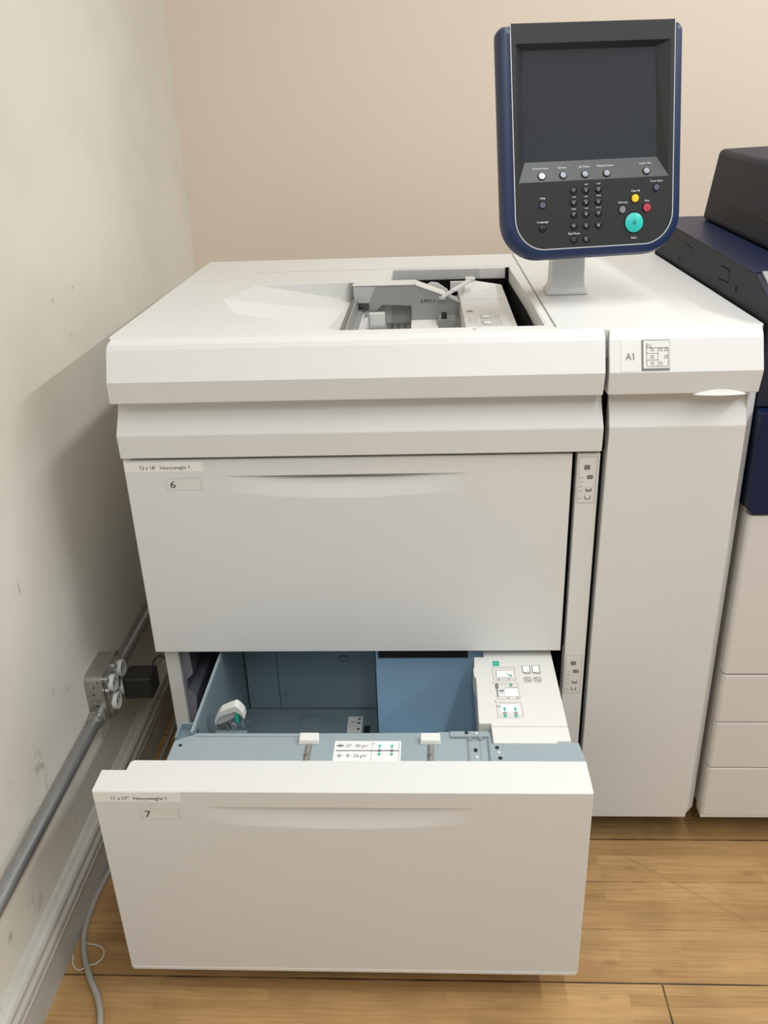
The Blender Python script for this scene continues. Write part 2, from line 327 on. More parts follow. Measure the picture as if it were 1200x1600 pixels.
def lobj(name, mb, parent, **k):   # local coordinates relative to the owning thing's frame
    o = obj(name, mb, parent, local=True, **k)
    LOCALBASE[o.name] = LOCALBASE.get(parent.name, Vector((0, 0, 0))) + o.location
    return o
def thing(name, loc, label, cat, rot=(0, 0, 0), group=None):
    o = bpy.data.objects.new(name, None); COL.objects.link(o); o.location = loc; o.rotation_euler = rot; o.empty_display_size = .05
    o['label'] = label; o['category'] = cat
    if group: o['group'] = group
    return o
def tag(o, label, cat, group=None):
    o['label'] = label; o['category'] = cat
    if group: o['group'] = group
    return o
def struct(name, mb, **k):
    o = obj(name, mb, None, origin=(0, 0, 0), **k); o['kind'] = 'structure'; return o
XW, YW = -0.148, 1.155
FF = Frame((0, 0, 0))                                   # front plane y=0 : (x, z, outwards)
def front(y): return Frame((0, y, 0))
def top(z): return Frame((0, 0, z), (1, 0, 0), (0, 1, 0), (0, 0, 1))
XE = Frame((0, 0, 0), (0, 1, 0), (0, 0, 1), (1, 0, 0))  # (y, z) profile extruded along x

# ------------------------------------------------------------------ setting
b = MB(); b.box(XW-.1, 4.0, -3.6, YW+.1, -.1, 0, 'floor'); struct('floor', b)
b = MB(); b.box(XW-.1, XW, -3.6, YW+.1, 0, 2.7, 'leftwall'); struct('wall_left', b)
b = MB(); b.box(XW, 4.0, YW, YW+.1, 0, 2.7, 'backwall'); struct('wall_back', b)
b = MB(); b.box(XW-.1, 4.0, -3.6, YW+.1, 2.7, 2.8, 'ceiling'); struct('ceiling', b)
# left baseboard: ridged moulding above a flat board, profile in (x, z)
prof = [(0, 0), (.012, 0), (.012, .068), (.013, .071), (.0175, .073), (.0185, .078), (.0165, .081), (.0165, .086), (.0195, .089), (.0215, .094), (.0215, .101), (.019, .105), (.0175, .108), (.0175, .113), (.0195, .116), (.0195, .121), (.0165, .126), (.010, .129), (.006, .1335), (0, .1345)]
b = MB(); b.prism([(XW+p[0], p[1]) for p in prof], Frame((0, 0, 0), (1, 0, 0), (0, 0, 1), (0, 1, 0)), -3.5, YW, 'trim'); struct('baseboard_left', b)
b = MB(); b.prism([(YW-p[0], p[1]) for p in prof], XE, XW+.02, 3.9, 'trim'); struct('baseboard_back', b)

# ------------------------------------------------------------------ the paper feeder
feeder = thing('paper_feeder', (0.49, 0.36, 0), 'large cream two-drawer paper feeder cabinet with its lower drawer pulled open', 'paper feeder')
P = 'plastic'
# body
b = MB(); b.box(.004, .030, .030, .735, .065, .9, P); obj('side_panel', b, feeder, bevel=.002)
b = MB(); b.box(.945, .9780, .0225, .735, .072, .901, P); obj('side_panel', b, feeder, bevel=.004)
b = MB(); b.box(.030, .945, .70, .735, .065, .96, P); obj('rear_panel', b, feeder)
b = MB(); b.box(.030, .945, .04, .70, .065, .085, 'dgrey'); obj('base_plate', b, feeder)
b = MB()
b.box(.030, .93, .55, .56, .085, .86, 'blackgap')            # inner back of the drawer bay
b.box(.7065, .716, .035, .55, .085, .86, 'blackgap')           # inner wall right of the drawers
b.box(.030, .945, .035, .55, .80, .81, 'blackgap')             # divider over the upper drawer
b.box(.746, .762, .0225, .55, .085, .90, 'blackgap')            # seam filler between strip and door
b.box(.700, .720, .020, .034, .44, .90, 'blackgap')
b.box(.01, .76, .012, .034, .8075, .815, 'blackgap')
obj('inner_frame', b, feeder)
for cx_ in (.08, .90):
    for cy_ in (.10, .66):
        b = MB(); b.prism([(cy_+.028*math.cos(t*math.pi/9), .028+.028*math.sin(t*math.pi/9)) for t in range(18)], XE, cx_-.012, cx_+.012, 'black')
        b.box(cx_-.018, cx_+.018, cy_-.02, cy_+.02, .056, .066, 'steel_plain'); obj('caster', b, feeder, bevel=.001)
# front right narrow strip with two level indicators
b = MB(); b.box(.7144, .7492, 0, .03, .068, .8047, P); strip = obj('front_strip', b, feeder, bevel=.0015)
def indicator(z1, z0):
    b = MB(); F = front(0); X0, X1 = .7165, .7455
    b.fbox(F, X0, X1, z0, z1, 0, .0006, 'window'); c = .0011; w = .0009
    H = z1-z0
    b.rect(F, X0+.001, X1-.001, z0+.001, z1-.001, .0006, .0008, 'ink_faint')
    def q(v): return z1-H*v
    b.fbox(F, .7262, .7338, q(.27), q(.20), .0006, .001, 'ink_soft')
    b.rect(F, .7262, .7338, q(.27), q(.19), .0008, c, 'ink')
    for k, v, full in ((0, .47, 2), (1, .74, 1), (2, .91, 0)):
        x0 = .7312 - k*.0009; x1 = x0+.008; zb = q(v); zt = q(v-.075)
        b.line(F, x0, zb, x1, zb, w, c, 'ink'); b.line(F, x0, zb, x0, zt, w, c, 'ink'); b.line(F, x1, zb, x1, zt, w, c, 'ink')
        if full == 2: b.fbox(F, x0+.001, x1-.001, zb+.001, zt, .0006, .001, 'ink_soft')
        if full == 1: b.fbox(F, x0+.001, x1-.001, zb+.001, zb+.0025, .0006, .001, 'ink_soft')
    for v in (.46, .55, .65, .75, .91): b.fbox(F, .7195, .7245, q(v), q(v-.02), .0006, .0009, 'ink_faint')
    return obj('level_indicator', b, strip)
indicator(.8005, .7215); indicator(.4360, .3540)
# door panel right
b = MB()
b.prism([(.012, .902), (.0085, .885), (-.0085, .850), (-.0088, .848), (0, .066), (.022, .066), (.022, .902)], XE, .7570, .9600, P)
door = obj('front_door', b, feeder, bevel=.0015, label='tall plain right front panel with a slanted top edge')
b = MB(); b.prism([(.9600, .0030), (.9785, .0225), (.9600, .0225)], Frame((0, 0, 0), (1, 0, 0), (0, 1, 0), (0, 0, 1)), .072, .901, P); obj('corner_post', b, feeder)
b = MB(); F = front(0); b.line(F, .868, .795, .874, .796, .0006, .0004, 'ink_faint'); b.line(F, .874, .796, .8745, .791, .0006, .0004, 'ink_faint'); obj('scratch', b, door)
# header under the top cover
b = MB()
b.prism([(.012, .902), (.0085, .885), (-.0085, .850), (-.009, .848), (-.007, .8105), (.022, .8105), (.022, .902)], XE, .0000, .7490, P)
for i, v in enumerate(b.v):
    if v.x < .1: v.x = 0.0 + max(0, v.y)*0.35
    else: v.x = .7490 - max(0, v.y)*0.3
obj('header_panel', b, feeder, bevel=.0012)
# top covers with rolled front fascia
FAS = [(.030, .9950), (.014, .9946), (.006, .9925), (.0005, .9885), (-.0040, .9820), (-.0240, .9385), (-.0200, .9040), (.000, .9030), (.030, .9030)]
def fascia(x0, x1, ins0, ins1, name):
    b = MB(); n_ = len(FAS)
    A = [(x0+ins0*max(0, (.94-z)/.04)+(.003 if z > .99 else .0), y, z) for y, z in FAS]; B = [(x1-ins1*max(0, (.94-z)/.04)-(0.0), y, z) for y, z in FAS]
    vs = A+B; fs = [(i, (i+1) % n_, n_+(i+1) % n_, n_+i) for i in range(n_)] + [tuple(reversed(range(n_))), tuple(range(n_, 2*n_))]
    b.mesh(vs, fs, P); return b
fa = obj('front_fascia', fascia(.0045, .7425, -.002, .001, 'l'), feeder, bevel=.0018, seg=3)
fb = obj('front_fascia', fascia(.7475, .9675, .001, .002, 'r'), feeder, bevel=.0018, seg=3)
# finger notch under the right fascia, shaped as an added lip to catch light
b = MB(); F = front(-.02); pts = []; NN = 16; x0, x1 = .872, .949
vs = []; fs = []
for i in range(NN+1):
    t = i/NN; x = x0+(x1-x0)*t; h = .0075*math.sin(math.pi*t)**.8
    yb = -.0205; vs += [(x, yb-.0004-.006*math.sin(math.pi*t)**.7, .9026), (x, yb+.0002-(h*.20), .9026+h), (x, .01, .9026+h*.6), (x, .01, .9026)]
for i in range(NN):
    for k in range(4): fs.append((i*4+k, i*4+(k+1) % 4, (i+1)*4+(k+1) % 4, (i+1)*4+k))
fs += [(3, 2, 1, 0), tuple(NN*4+k for k in range(4))]
b.mesh(vs, fs, 'white'); obj('finger_notch_lip', b, feeder, smooth=True)
# A1 label window and layout diagram
fang = math.atan2(.978-.935, .0060)
Fs = Frame((0, -.0240, .9385), (1, 0, 0), (0, .0200, .0435), (0, -.0435, .0200))    # on the fascia slope: v from its lower crease
b = MB(); b.fbox(Fs, .7645, .7885, .0015, .0465, 0, .0005, 'window')
b.text('A1', Fs, .7705, .0185, .0100, .0009, 'ink_soft', w=.0125, bold=.012); obj('tray_number_label', b, feeder)
b = MB()
X0, X1, V0, V1 = .7935, .8340, .0020, .0470
b.fbox(Fs, X0, X1, V0, V1, 0.0000, .0003, 'dgrey')
b.fbox(Fs, X0+.0028, X1-.0006, V0+.0036, V1-.0012, 0.0003, .0008, 'window')
c = .0011; w = .0006
def uu(t): return X0+(X1-X0)*t
def vv(t): return V1-(V1-V0)*t
b.rect(Fs, uu(.18), uu(.94), vv(.86), vv(.26), w*1.2, c, 'ink_soft')
b.line(Fs, uu(.58), vv(.26), uu(.58), vv(.86), w, c, 'ink_soft')
for v in (.44, .65): b.line(Fs, uu(.18), vv(v), uu(.58), vv(v), w*1.2, c, 'ink_soft')
for (t, v, s_) in ((.38, .31, '5'), (.38, .55, '6'), (.38, .76, '7'), (.68, .32, '1'), (.86, .32, '2'), (.86, .55, '3'), (.68, .76, '4')):
    b.rect(Fs, uu(t-.05), uu(t+.05), vv(v+.045), vv(v-.045), .0006, c, 'ink_soft'); b.text(s_, Fs, uu(t-.025), vv(v+.025), .0024, c, 'ink_soft')
b.ring(Fs, uu(.19), vv(.15), .0016, .0006, c, 'ink_soft', 10); b.ring(Fs, uu(.19), vv(.22), .0014, .0006, c, 'ink_soft', 10); b.line(Fs, uu(.24), vv(.13), uu(.29), vv(.20), .0007, c, 'ink_soft'); b.line(Fs, uu(.35), vv(.16), uu(.31), vv(.25), .0007, c, 'ink_soft'); b.line(Fs, uu(.2), vv(.25), uu(.34), vv(.25), .0006, c, 'ink_soft')
obj('tray_layout_diagram', b, feeder)

# decks
ZT = .9950
outer = [(.005, .020), (.6735, .020), (.6735, .735), (-.003, .735), (.000, .032)]
hole = [(.1196, .2997), (.1638, .183), (.3238, .0648), (.352, .0430), (.6640, .0430), (.6520, .5560), (.416, .5720), (.416, .4420), (.1557, .4320)]
b = MB(); b.prism(outer, top(0), .9020, ZT-.0002, P, holes=[hole]); deck = obj('top_cover', b, feeder, bevel=.0012, label='left top cover with a recessed manual tray')
b = MB(); b.prism([(.6760, .012), (.9680, .012), (.975, .024), (.975, .735), (.6760, .735)], top(0), .95, ZT, P); obj('top_cover', b, feeder, bevel=.002, label='smooth right top cover carrying the control panel stand')
# groove strip along the rear of the tray (step in the deck)
b = MB(); b.box(.13, .66, .5735, .578, ZT-.0010, ZT-.0000, 'lgrey'); obj('deck_groove', b, deck)
# recess ramp + bright facet
def zr(x): return .9945 - max(0, x-.12)*.16
b = MB()
A = (.1196, .2997); Bf = (.350, .2950)
b.face([(.1557, .4320, .9947), (.1196, .2997, .9947), (.352, .345, zr(.352)), (.352, .445, zr(.352))], P)
b.face([(.1196, .2997, .9947), (.150, .17, .945), (.345, .03, zr(.352)-.105), (.352, .345, zr(.352))], P)
obj('tray_ramp', b, deck, fix=False)
# cavity
b = MB()
def inner(x0, x1, y0, y1, z0, z1, m):
    b.face([(x0, y0, z0), (x1, y0, z0), (x1, y1, z0), (x0, y1, z0)], m)
    b.face([(x0, y1, z0), (x1, y1, z0), (x1, y1, z1), (x0, y1, z1)], m)
    b.face([(x0, y0, z0), (x0, y1, z0), (x0, y1, z1), (x0, y0, z1)], m)
    b.face([(x1, y0, z0), (x1, y1, z0), (x1, y1, z1), (x1, y0, z1)], m)
    b.face([(x0, y0, z0), (x1, y0, z0), (x1, y0, z1), (x0, y0, z1)], m)
inner(.3375, .6735, .032, .60, .87, .9035, 'blackgap')
obj('tray_well', b, deck, fix=False)
b = MB(); b.box(.416, .650, .5600, .5640, .9740, .9935, 'lgrey'); obj('rear_rail', b, deck)
b = MB(); b.box(.40, .650, .5500, .5590, .904, .9740, 'blackgap'); obj('rear_gap', b, deck)
# tray floor, rails, plates
b = MB(); b.box(.352, .548, .044, .57, .9100, .9150, 'lgrey'); b.box(.352, .362, .044, .44, .915, .945, 'grey_plastic'); b.box(.341, .3495, .044, .45, .915, .968, 'dgrey'); b.box(.3505, .353, .044, .45, .915, .972, 'grey_plastic'); b.box(.362, .374, .044, .44, .915, .940, P); obj('tray_floor', b, deck)
b = MB(); b.box(.4080, .4540, .36, .42, .915, .9180, 'dgrey'); 
for r_ in range(4):
    for q_ in range(3): b.box(.415+q_*.012, .422+q_*.012, .368+r_*.012, .373+r_*.012, .918, .9184, 'ink')
b.box(.455, .505, .30, .415, .915, .926, 'paper'); b.box(.505, .548, .36, .47, .915, .935, 'grey_plastic'); b.box(.512, .522, .37, .38, .935, .946, 'black'); obj('tray_insert', b, deck)
b = MB(); b.box(.375, .405, .385, .40, .915, .9450, 'white'); b.box(.368, .376, .375, .41, .915, .945, 'grey_plastic'); b.box(.368, .408, .372, .386, .915, .922, 'grey_plastic'); obj('paper_stop', b, deck, bevel=.001)
b = MB(); G = Frame((0, .42, 0))
b.prism([(.3455, .9925), (.4635, .9920), (.518, .9705), (.552, .9540), (.5515, .9174), (.5104, .9183), (.455, .927), (.455, .953), (.400, .956), (.387, .9437), (.374, .944), (.374, .9603), (.3455, .9600)], G, 0, .012, 'grey_plastic')
b.hexa([G(.3440, .9925, -.03), G(.4640, .9920, -.03), G(.4640, .9920, .014), G(.3440, .9925, .014), G(.3440, .9945, -.03), G(.4640, .9945, -.03), G(.4640, .9945, .014), G(.3440, .9945, .014)], P)
b.hexa([G(.4640, .9905, -.03), G(.5200, .9690, -.03), G(.5200, .9690, .014), G(.4640, .9905, .014), G(.4640, .9940, -.03), G(.5200, .9725, -.03), G(.5200, .9725, .014), G(.4640, .9940, .014)], 'white')
b.hexa([G(.5200, .9690, -.02), G(.5500, .9540, -.02), G(.5500, .9540, .014), G(.5200, .9690, .014), G(.5200, .9725, -.02), G(.5500, .9570, -.02), G(.5500, .9570, .014), G(.5200, .9725, .014)], 'lgrey')
guide = obj('paper_guide', b, deck, bevel=.0008)
b = MB(); b.prism([(.3455, .9917), (.388, .9910), (.374, .9603), (.3460, .9610)], G, .0122, .0130, 'lgrey'); obj('guide_lit_patch', b, guide)  # lighter grey patch paints the lit part of the guide
b = MB()
b.text('MAX', G, .4800, .9610, .0038, .0128, 'ink', w=.014, bold=.02)
for xx in (.4745, .4985):
    b.line(G, xx, .9655, xx, .961, .0008, .0128, 'ink'); b.flat([(xx-.0016, .9620), (xx+.0016, .9620), (xx, .9595)], G, .0128, 'ink')
b.line(G, .4725, .9592, .5010, .9592, .0006, .0128, 'ink'); obj('fill_mark', b, guide)
b = MB(); b.prism([(.3355, .9948), (.3470, .9948), (.3440, .960), (.3400, .93), (.3375, .93)], Frame((0, .43, 0)), -.004, .006, 'grey_plastic'); obj('guide_post', b, deck)
# feed head block
b = MB()
b.hexa([(.5490, .046, .904), (.6330, .046, .904), (.6370, .54, .904), (.5470, .52, .904), (.5490, .046, .9640), (.6330, .046, .9640), (.6370, .54, .9640), (.5470, .52, .9640)], P)
head = obj('feed_head', b, deck, bevel=.0012)
b = MB(); Ft = top(.9642)
b.fbox(Ft, .5560, .5660, .290, .302, 0, .0003, 'ink_soft')
b.text('12345', Ft, .5565, .2935, .0060, .0005, 'paper2', w=.009); obj('printed_badge', b, head)
for (y0, y1) in ((.232, .268), (.186, .222)):
    b = MB(); b.rect(Ft, .577, .609, y0, y1, .0007, .0005, 'ink_faint'); b.flat([(.580, y0+.006), (.594, y0+.006), (.594, y1-.010), (.580, y1-.010)], Ft, .0005, 'paper2'); b.rect(Ft, .580, .594, y0+.006, y1-.010, .0006, .0007, 'ink_soft'); b.line(Ft, .598, y0+.01, .606, y0+.02, .0008, .0005, 'ink_soft'); obj('instruction_diagram', b, head)
b = MB(); b.rect(Ft, .556, .567, .205, .24, .0006, .0005, 'ink_faint'); b.line(Ft, .559, .21, .559, .235, .0006, .0005, 'ink_soft')
obj('instruction_diagram', b, head)
b = MB(); b.hexa([(.5490, .40, .9642), (.6355, .40, .9642), (.6365, .53, .9642), (.5480, .53, .9642), (.5560, .44, .9665), (.6320, .42, .9665), (.6330, .51, .9700), (.5640, .52, .9800)], P); obj('head_cap', b, head)
# bits at the rear: white bracket, lever
b = MB(); G2 = Frame((0, .548, 0)); b.prism([(.494, .9720), (.507, .9700), (.528, .9560), (.528, .935), (.490, .935), (.470, .960)], G2, -.002, .010, 'white'); b.prism([(.533, .972), (.566, .972), (.560, .955), (.533, .950)], G2, -.002, .008, 'white'); obj('rear_bracket', b, deck, bevel=.0005)
b = MB(); b.tube([(.514, .405, .9675), (.535, .41, .9800), (.5690, .45, .9905)], .0042, 'white', n=10, sub=1); b.box(.5600, .5780, .445, .470, .9880, .9945, 'white'); b.box(.507, .520, .395, .420, .9650, .9700, 'lgrey'); obj('release_lever', b, deck, bevel=.001)
b = MB(); b.hexa([(.6560, .044, .904), (.664, .044, .904), (.664, .575, .904), (.6560, .575, .904), (.6605, .044, .9940), (.664, .044, .9940), (.664, .575, .9940), (.6600, .575, .9940)], P)
obj('side_rail', b, deck)
b = MB(); b.box(.6500, .6585, .046, .555, .904, .9680, 'blackgap'); b.box(.6450, .6540, .555, .56, .904, .9950, 'blackgap'); obj('rail_gap', b, deck)
b = MB(); b.box(.345, .545, .446, .449, .915, .962, 'lgrey'); obj('back_plate', b, deck)
b = MB(); Ft = top(ZT); b.text('5', Ft, .5520, .0255, .0055, .0004, 'ink_soft', w=.006); b.line(Ft, .5605, .0300, .5640, .0270, .0007, .0004, 'ink_soft'); obj('tray_number', b, deck)
b = MB(); b.line(Ft, .603, .031, .606, .024, .0006, .0004, 'ink_faint'); b.line(Ft, .609, .024, .6095, .031, .0006, .0004, 'ink_faint'); obj('tick_mark', b, deck)

# drawers
def drawer_face(y, z0, z1, thick, notch=False, depth=.0500):
    """front with a lens shaped finger scoop; x 0..0.7065"""
    XR = .7065
    b = MB()
    zs_top = z1-.0285; zs_bot = zs_top-.0400
    NX = 48; xs = [.1590+(.5450-.1590)*i/NX for i in range(NX+1)]
    F = front(y)
    def dep(x, z):
        t = (x-.1590)/(.5450-.1590); s_ = math.sin(math.pi*max(0, min(1, t)))**.9
        lo = zs_bot + .012*(1-s_)
        k = max(0, min(1, (z-lo)/(zs_top-lo))); q_ = max(0, min(1, (k-.78)/.22)); return .0105*s_*k + depth*s_**4*q_*q_*(3-2*q_)
    B0 = .0012
    # flat surround (front ring), bevelled edges modelled as a narrow chamfer
    ring_in = [(.1590, zs_bot), (.5450, zs_bot), (.5450, zs_top), (.1590, zs_top)]
    o = [(0+B0, z0+B0), (XR-B0, z0+B0), (XR-B0, z1-B0), (0+B0, z1-B0)]
    for i in range(4):
        j = (i+1) % 4; b.face([F(*o[i]), F(*o[j]), F(*ring_in[j]), F(*ring_in[i])], P)
    # chamfer ring + sides
    e = [(0, z0), (XR, z0), (XR, z1), (0, z1)]
    for i in range(4):
        j = (i+1) % 4; b.face([F(*o[i], 0), F(*o[j], 0), F(*e[j], -B0), F(*e[i], -B0)], P)
    # scoop grid
    NZ = 14; rows = [zs_bot+(zs_top-zs_bot)*k/NZ for k in range(NZ+1)]
    for k in range(NZ):
        for i in range(NX):
            q = [(xs[i], rows[k]), (xs[i+1], rows[k]), (xs[i+1], rows[k+1]), (xs[i], rows[k+1])]
            b.face([F(a, c_, -dep(a, c_)) for a, c_ in q], P)
    for i in range(NX):   # underside of the upper lip
        a0, a1 = xs[i], xs[i+1]; d0, d1 = dep(a0, zs_top), dep(a1, zs_top)
        b.face([F(a0, zs_top, 0), F(a1, zs_top, 0), F(a1, zs_top, -d1), F(a0, zs_top, -d0)], P)
    # body behind
    if notch:
        T = .0645; n1, n2 = .0435, .037
        plan = [(0, y+B0), (XR, y+B0), (XR, y+T), (.042, y+T), (.0375, y+T-.004), (.0365, y+n1+.001), (.0355, y+n1), (0, y+n1)]
    else: plan = [(0, y+B0), (XR, y+B0), (XR, y+thick), (0, y+thick)]
    n_ = len(plan)
    for i in range(1, n_):
        p, q = plan[i], plan[(i+1) % n_]; b.face([(p[0], p[1], z0), (q[0], q[1], z0), (q[0], q[1], z1), (p[0], p[1], z1)], P)
    b.face([(p[0], p[1], z1) for p in plan], P); b.face([(p[0], p[1], z0) for p in plan], P)
    return b
def stickers(par, y, z1, size, num):
    F = front(y)
    b = MB(); b.fbox(F, .0010, .1270, z1-.0195, z1-.0030 if num == '6' else z1-.0020, 0, .0003, 'paper')
    b.text(size, F, .0255, z1-.0152, .0058, .0006, 'ink', w=.0265); b.text('Heavyweght 1', F, .0585, z1-.0152, .0058, .0006, 'ink', w=.0475)
    obj('size_sticker', b, par)
    b = MB(); a0, a1 = .0650, .1215; c0, c1 = z1-.0510, z1-.0310
    b.fbox(F, a0, a1, c0, c1, 0, .0003, 'window')
    b.line(F, a0, c0, a1, c0, .0008, .0006, 'white'); b.line(F, a0+.003, c1, a1, c1, .0004, .0006, 'ink_faint'); b.line(F, a1, c0, a1, c1, .0004, .0006, 'ink_faint'); b.line(F, a0, c0, a0, c1, .0003, .0006, 'ink_faint')
    b.text(num, F, a0+.0060, c0+.0035, .0122, .0006, 'ink', w=.0085); obj('number_window', b, par)
d6 = obj('drawer', drawer_face(0, .4423, .8045, .030), feeder, smooth=False, label='closed upper drawer with the number 6')
stickers(d6, 0, .8045, '12 x 18"', '6')
YD = -.330; Z7 = .4313
d7 = obj('drawer', drawer_face(YD, .0650, Z7, .065, notch=True, depth=.0030), feeder, label='lower drawer with the number 7, pulled open')
stickers(d7, YD, Z7, '11 x 17"', '7')
b = MB(); b.box(.003, .7035, YD-.0006, YD+.06, .0625, .0680, 'white'); obj('bottom_trim', b, d7)
# tray metalwork
b = MB()
ZF = .4250
plan = [(.0870, -.2670), (.7090, -.2670), (.7040, -.2164), (.5760, -.2164), (.5730, -.1930), (.4935, -.1930), (.4935, -.2030), (.4715, -.2030), (.4715, -.1945), (.3075, -.1960), (.3075, -.2060), (.2870, -.2060), (.2870, -.1960), (.1160, -.1960), (.1160, -.1990), (.0880, -.2140)]
b.prism(plan, top(0), ZF-.010, ZF, 'steel')
b.box(.0870, .7035, -.2670, -.2600, .10, ZF-.010, 'steel'); b.box(.1170, .5560, -.2000, -.1970, .16, ZF-.0100, 'steel')
b.line(top(0), .118, -.2040, .285, -.2040, .0012, ZF+.0003, 'steel_plain')
flange = obj('tray_front_flange', b, d7, bevel=.0006)
b = MB(); b.prism([(.0885, -.2120), (.0885, -.1780), (.1160, -.1780), (.1160, -.1990), (.1130, -.1990), (.1130, -.1810), (.0920, -.1810), (.0920, -.2120)], top(0), ZF-.01, ZF+.006, 'steel_in'); b.box(.0885, .116, -.205, -.178, ZF-.012, ZF-.006, 'steel_in'); obj('corner_bracket', b, d7)
b = MB()   # tray shell: left plate, back wall, floor
b.box(.1130, .1150, -.2000, .2600, .19, .4300, 'steel_in')
b.box(.1150, .6950, .1550, .1570, .19, .4300, 'steel_in')
b.box(.1150, .6950, -.1970, .1550, .190, .200, 'steel_in')
b.line(front(.155), .1800, .20, .1800, .43, .0012, .0005, 'black'); b.line(front(.155), .1162, .20, .1162, .43, .0022, .0005, 'black'); b.line(top(.2), .115, .1545, .38, .1545, .0015, .0006, 'black')
for (x, z, r, m_) in ((.313, .319, .0105, 1), (.199, .236, .0095, 1)):
    e_ = MB(); e_.lathe(front(.155), x, z, [(r, 0), (r*.85, .003), (r*.55, .0035), (r*.45, .0012)], 'steel_in', 20); obj('emboss', e_, d7, smooth=True)
b.box(.1100, .1135, -.20, .26, .426, .4315, 'steel')
obj('paper_tray', b, d7)
b = MB(); b.lathe(top(.2), .24, .115, [(.022, 0), (.016, .002), (.012, .0022)], 'steel_in', 20); obj('emboss', b, d7, smooth=True)
b = MB(); b.box(.352, .364, -.05, .10, .2, .2006, 'black'); obj('floor_slot', b, d7)
b = MB(); Fq = top(.2); b.fbox(Fq, .3190, .3480, .07, .128, 0, .0005, 'paper')
b.text('max', Fq, .3265, .108, .007, .0008, 'ink', w=.010); b.fbox(Fq, .338, .344, .118, .122, .0005, .0008, 'ink'); b.fbox(Fq, .338, .344, .106, .110, .0005, .0008, 'ink'); b.fbox(Fq, .338, .344, .088, .092, .0005, .0008, 'ink'); b.line(Fq, .322, .098, .334, .098, .0008, .0008, 'ink_soft'); obj('tray_sticker', b, d7)
b = MB(); b.box(.3835, .5750, .0380, .0400, .20, .4300, 'steel_blue'); b.box(.3835, .3850, .0380, .1500, .20, .43, 'steel_blue')
b.box(.3900, .5500, .0372, .0380, .4030, .4240, 'black'); b.line(front(.0371), .388, .402, .552, .402, .0012, .0004, 'steel'); obj('divider_plate', b, d7, label='blue metal divider plate with its bright reflection painted in')
# white transport cover right
b = MB(); ZC = .4300
plan = [(.5750, .25), (.5755, .0000), (.5590, .0000), (.5575, -.028), (.5555, -.036), (.5560, -.055), (.5590, -.0630), (.5570, -.1780), (.5755, -.1780), (.5762, -.2235), (.6715, -.2235), (.6715, -.2190), (.6925, -.2190), (.6925, .25)]
b.prism(plan, top(0), .395, ZC, 'white'); b.box(.5600, .5680, -.13, .20, .34, .395, 'lgrey'); b.box(.5720, .6900, -.2100, .25, .30, .395, 'lgrey')
cover = obj('transport_cover', b, d7, bevel=.0012)
b = MB(); Fc = top(ZC)
def diag(a0, a1, c0, c1):
    b.rect(Fc, a0, a1, c0, c1, .0007, .0004, 'ink_faint'); b.line(Fc, a0, c0+(c1-c0)*.15, a1, c0+(c1-c0)*.15, .0005, .0004, 'ink_faint'); b.line(Fc, a0+.004, c1-.004, a1-.006, c1-.004, .0005, .0004, 'ink_faint')
def arrow(x, y, l, d=1, m='green', s_=1.0):
    b.line(Fc, x, y, x, y+l*d, .0020*s_, .0010, m); b.flat([(x-.0034*s_, y+l*d), (x+.0034*s_, y+l*d), (x, y+(l+.0045)*d)], Fc, .0010, m)
b.fbox(Fc, .5895, .6005, -.0270, -.0130, 0, .0004, 'green'); b.line(Fc, .592, -.020, .598, -.020, .0008, .0006, 'paper')
diag(.5880, .6250, -.0690, -.0300); b.flat([(.5925, -.0600), (.6215, -.0600), (.6195, -.0410), (.5940, -.0410)], Fc, .0006, 'paper2'); b.line(Fc, .594, -.041, .6195, -.041, .0008, .0008, 'ink_soft'); b.line(Fc, .593, -.060, .594, -.041, .0008, .0008, 'ink_soft')
b.line(Fc, .6110, -.0490, .6165, -.0555, .0018, .0010, 'green'); b.flat([(.6140, -.0570), (.6190, -.0530), (.6195, -.0585)], Fc, .0010, 'green'); b.ring(Fc, .613, -.0655, .002, .0006, .0008, 'ink_soft', 12); b.fbox(Fc, .594, .599, -.067, -.063, 0, .0005, 'ink_faint')
diag(.5905, .6270, -.1180, -.0760); b.flat([(.6030, -.1120), (.6250, -.1120), (.6240, -.0900), (.6045, -.0900)], Fc, .0006, 'paper2'); b.line(Fc, .6045, -.0895, .6255, -.0875, .0009, .0009, 'ink_soft'); b.fbox(Fc, .5890, .5945, -.0900, -.0770, 0, .0005, 'ink_soft'); b.fbox(Fc, .5905, .5925, -.1120, -.0900, 0, .0005, 'btn_grey'); arrow(.6150, -.0855, .0040); b.ring(Fc, .5995, -.097, .0028, .0010, .0010, 'ink_soft', 12)
b.line(Fc, .594, -.0960, .601, -.0960, .0022, .0008, 'steel_in')
for xx in (.6080, .6225): b.ring(Fc, xx, -.1150, .0019, .0006, .0008, 'ink_soft', 12)
diag(.5875, .6275, -.1650, -.1260); b.flat([(.5935, -.1520), (.6240, -.1520), (.6215, -.1320), (.5950, -.1320)], Fc, .0006, 'paper2'); b.ring(Fc, .5905, -.1370, .0022, .0007, .0008, 'ink_soft', 12)
for xx in (.5995, .6165):
    arrow(xx, -.1500, .0060); arrow(xx, -.1570, .0030, -1); b.ring(Fc, xx, -.1545, .0028, .0013, .0012, 'ink_soft', 12)
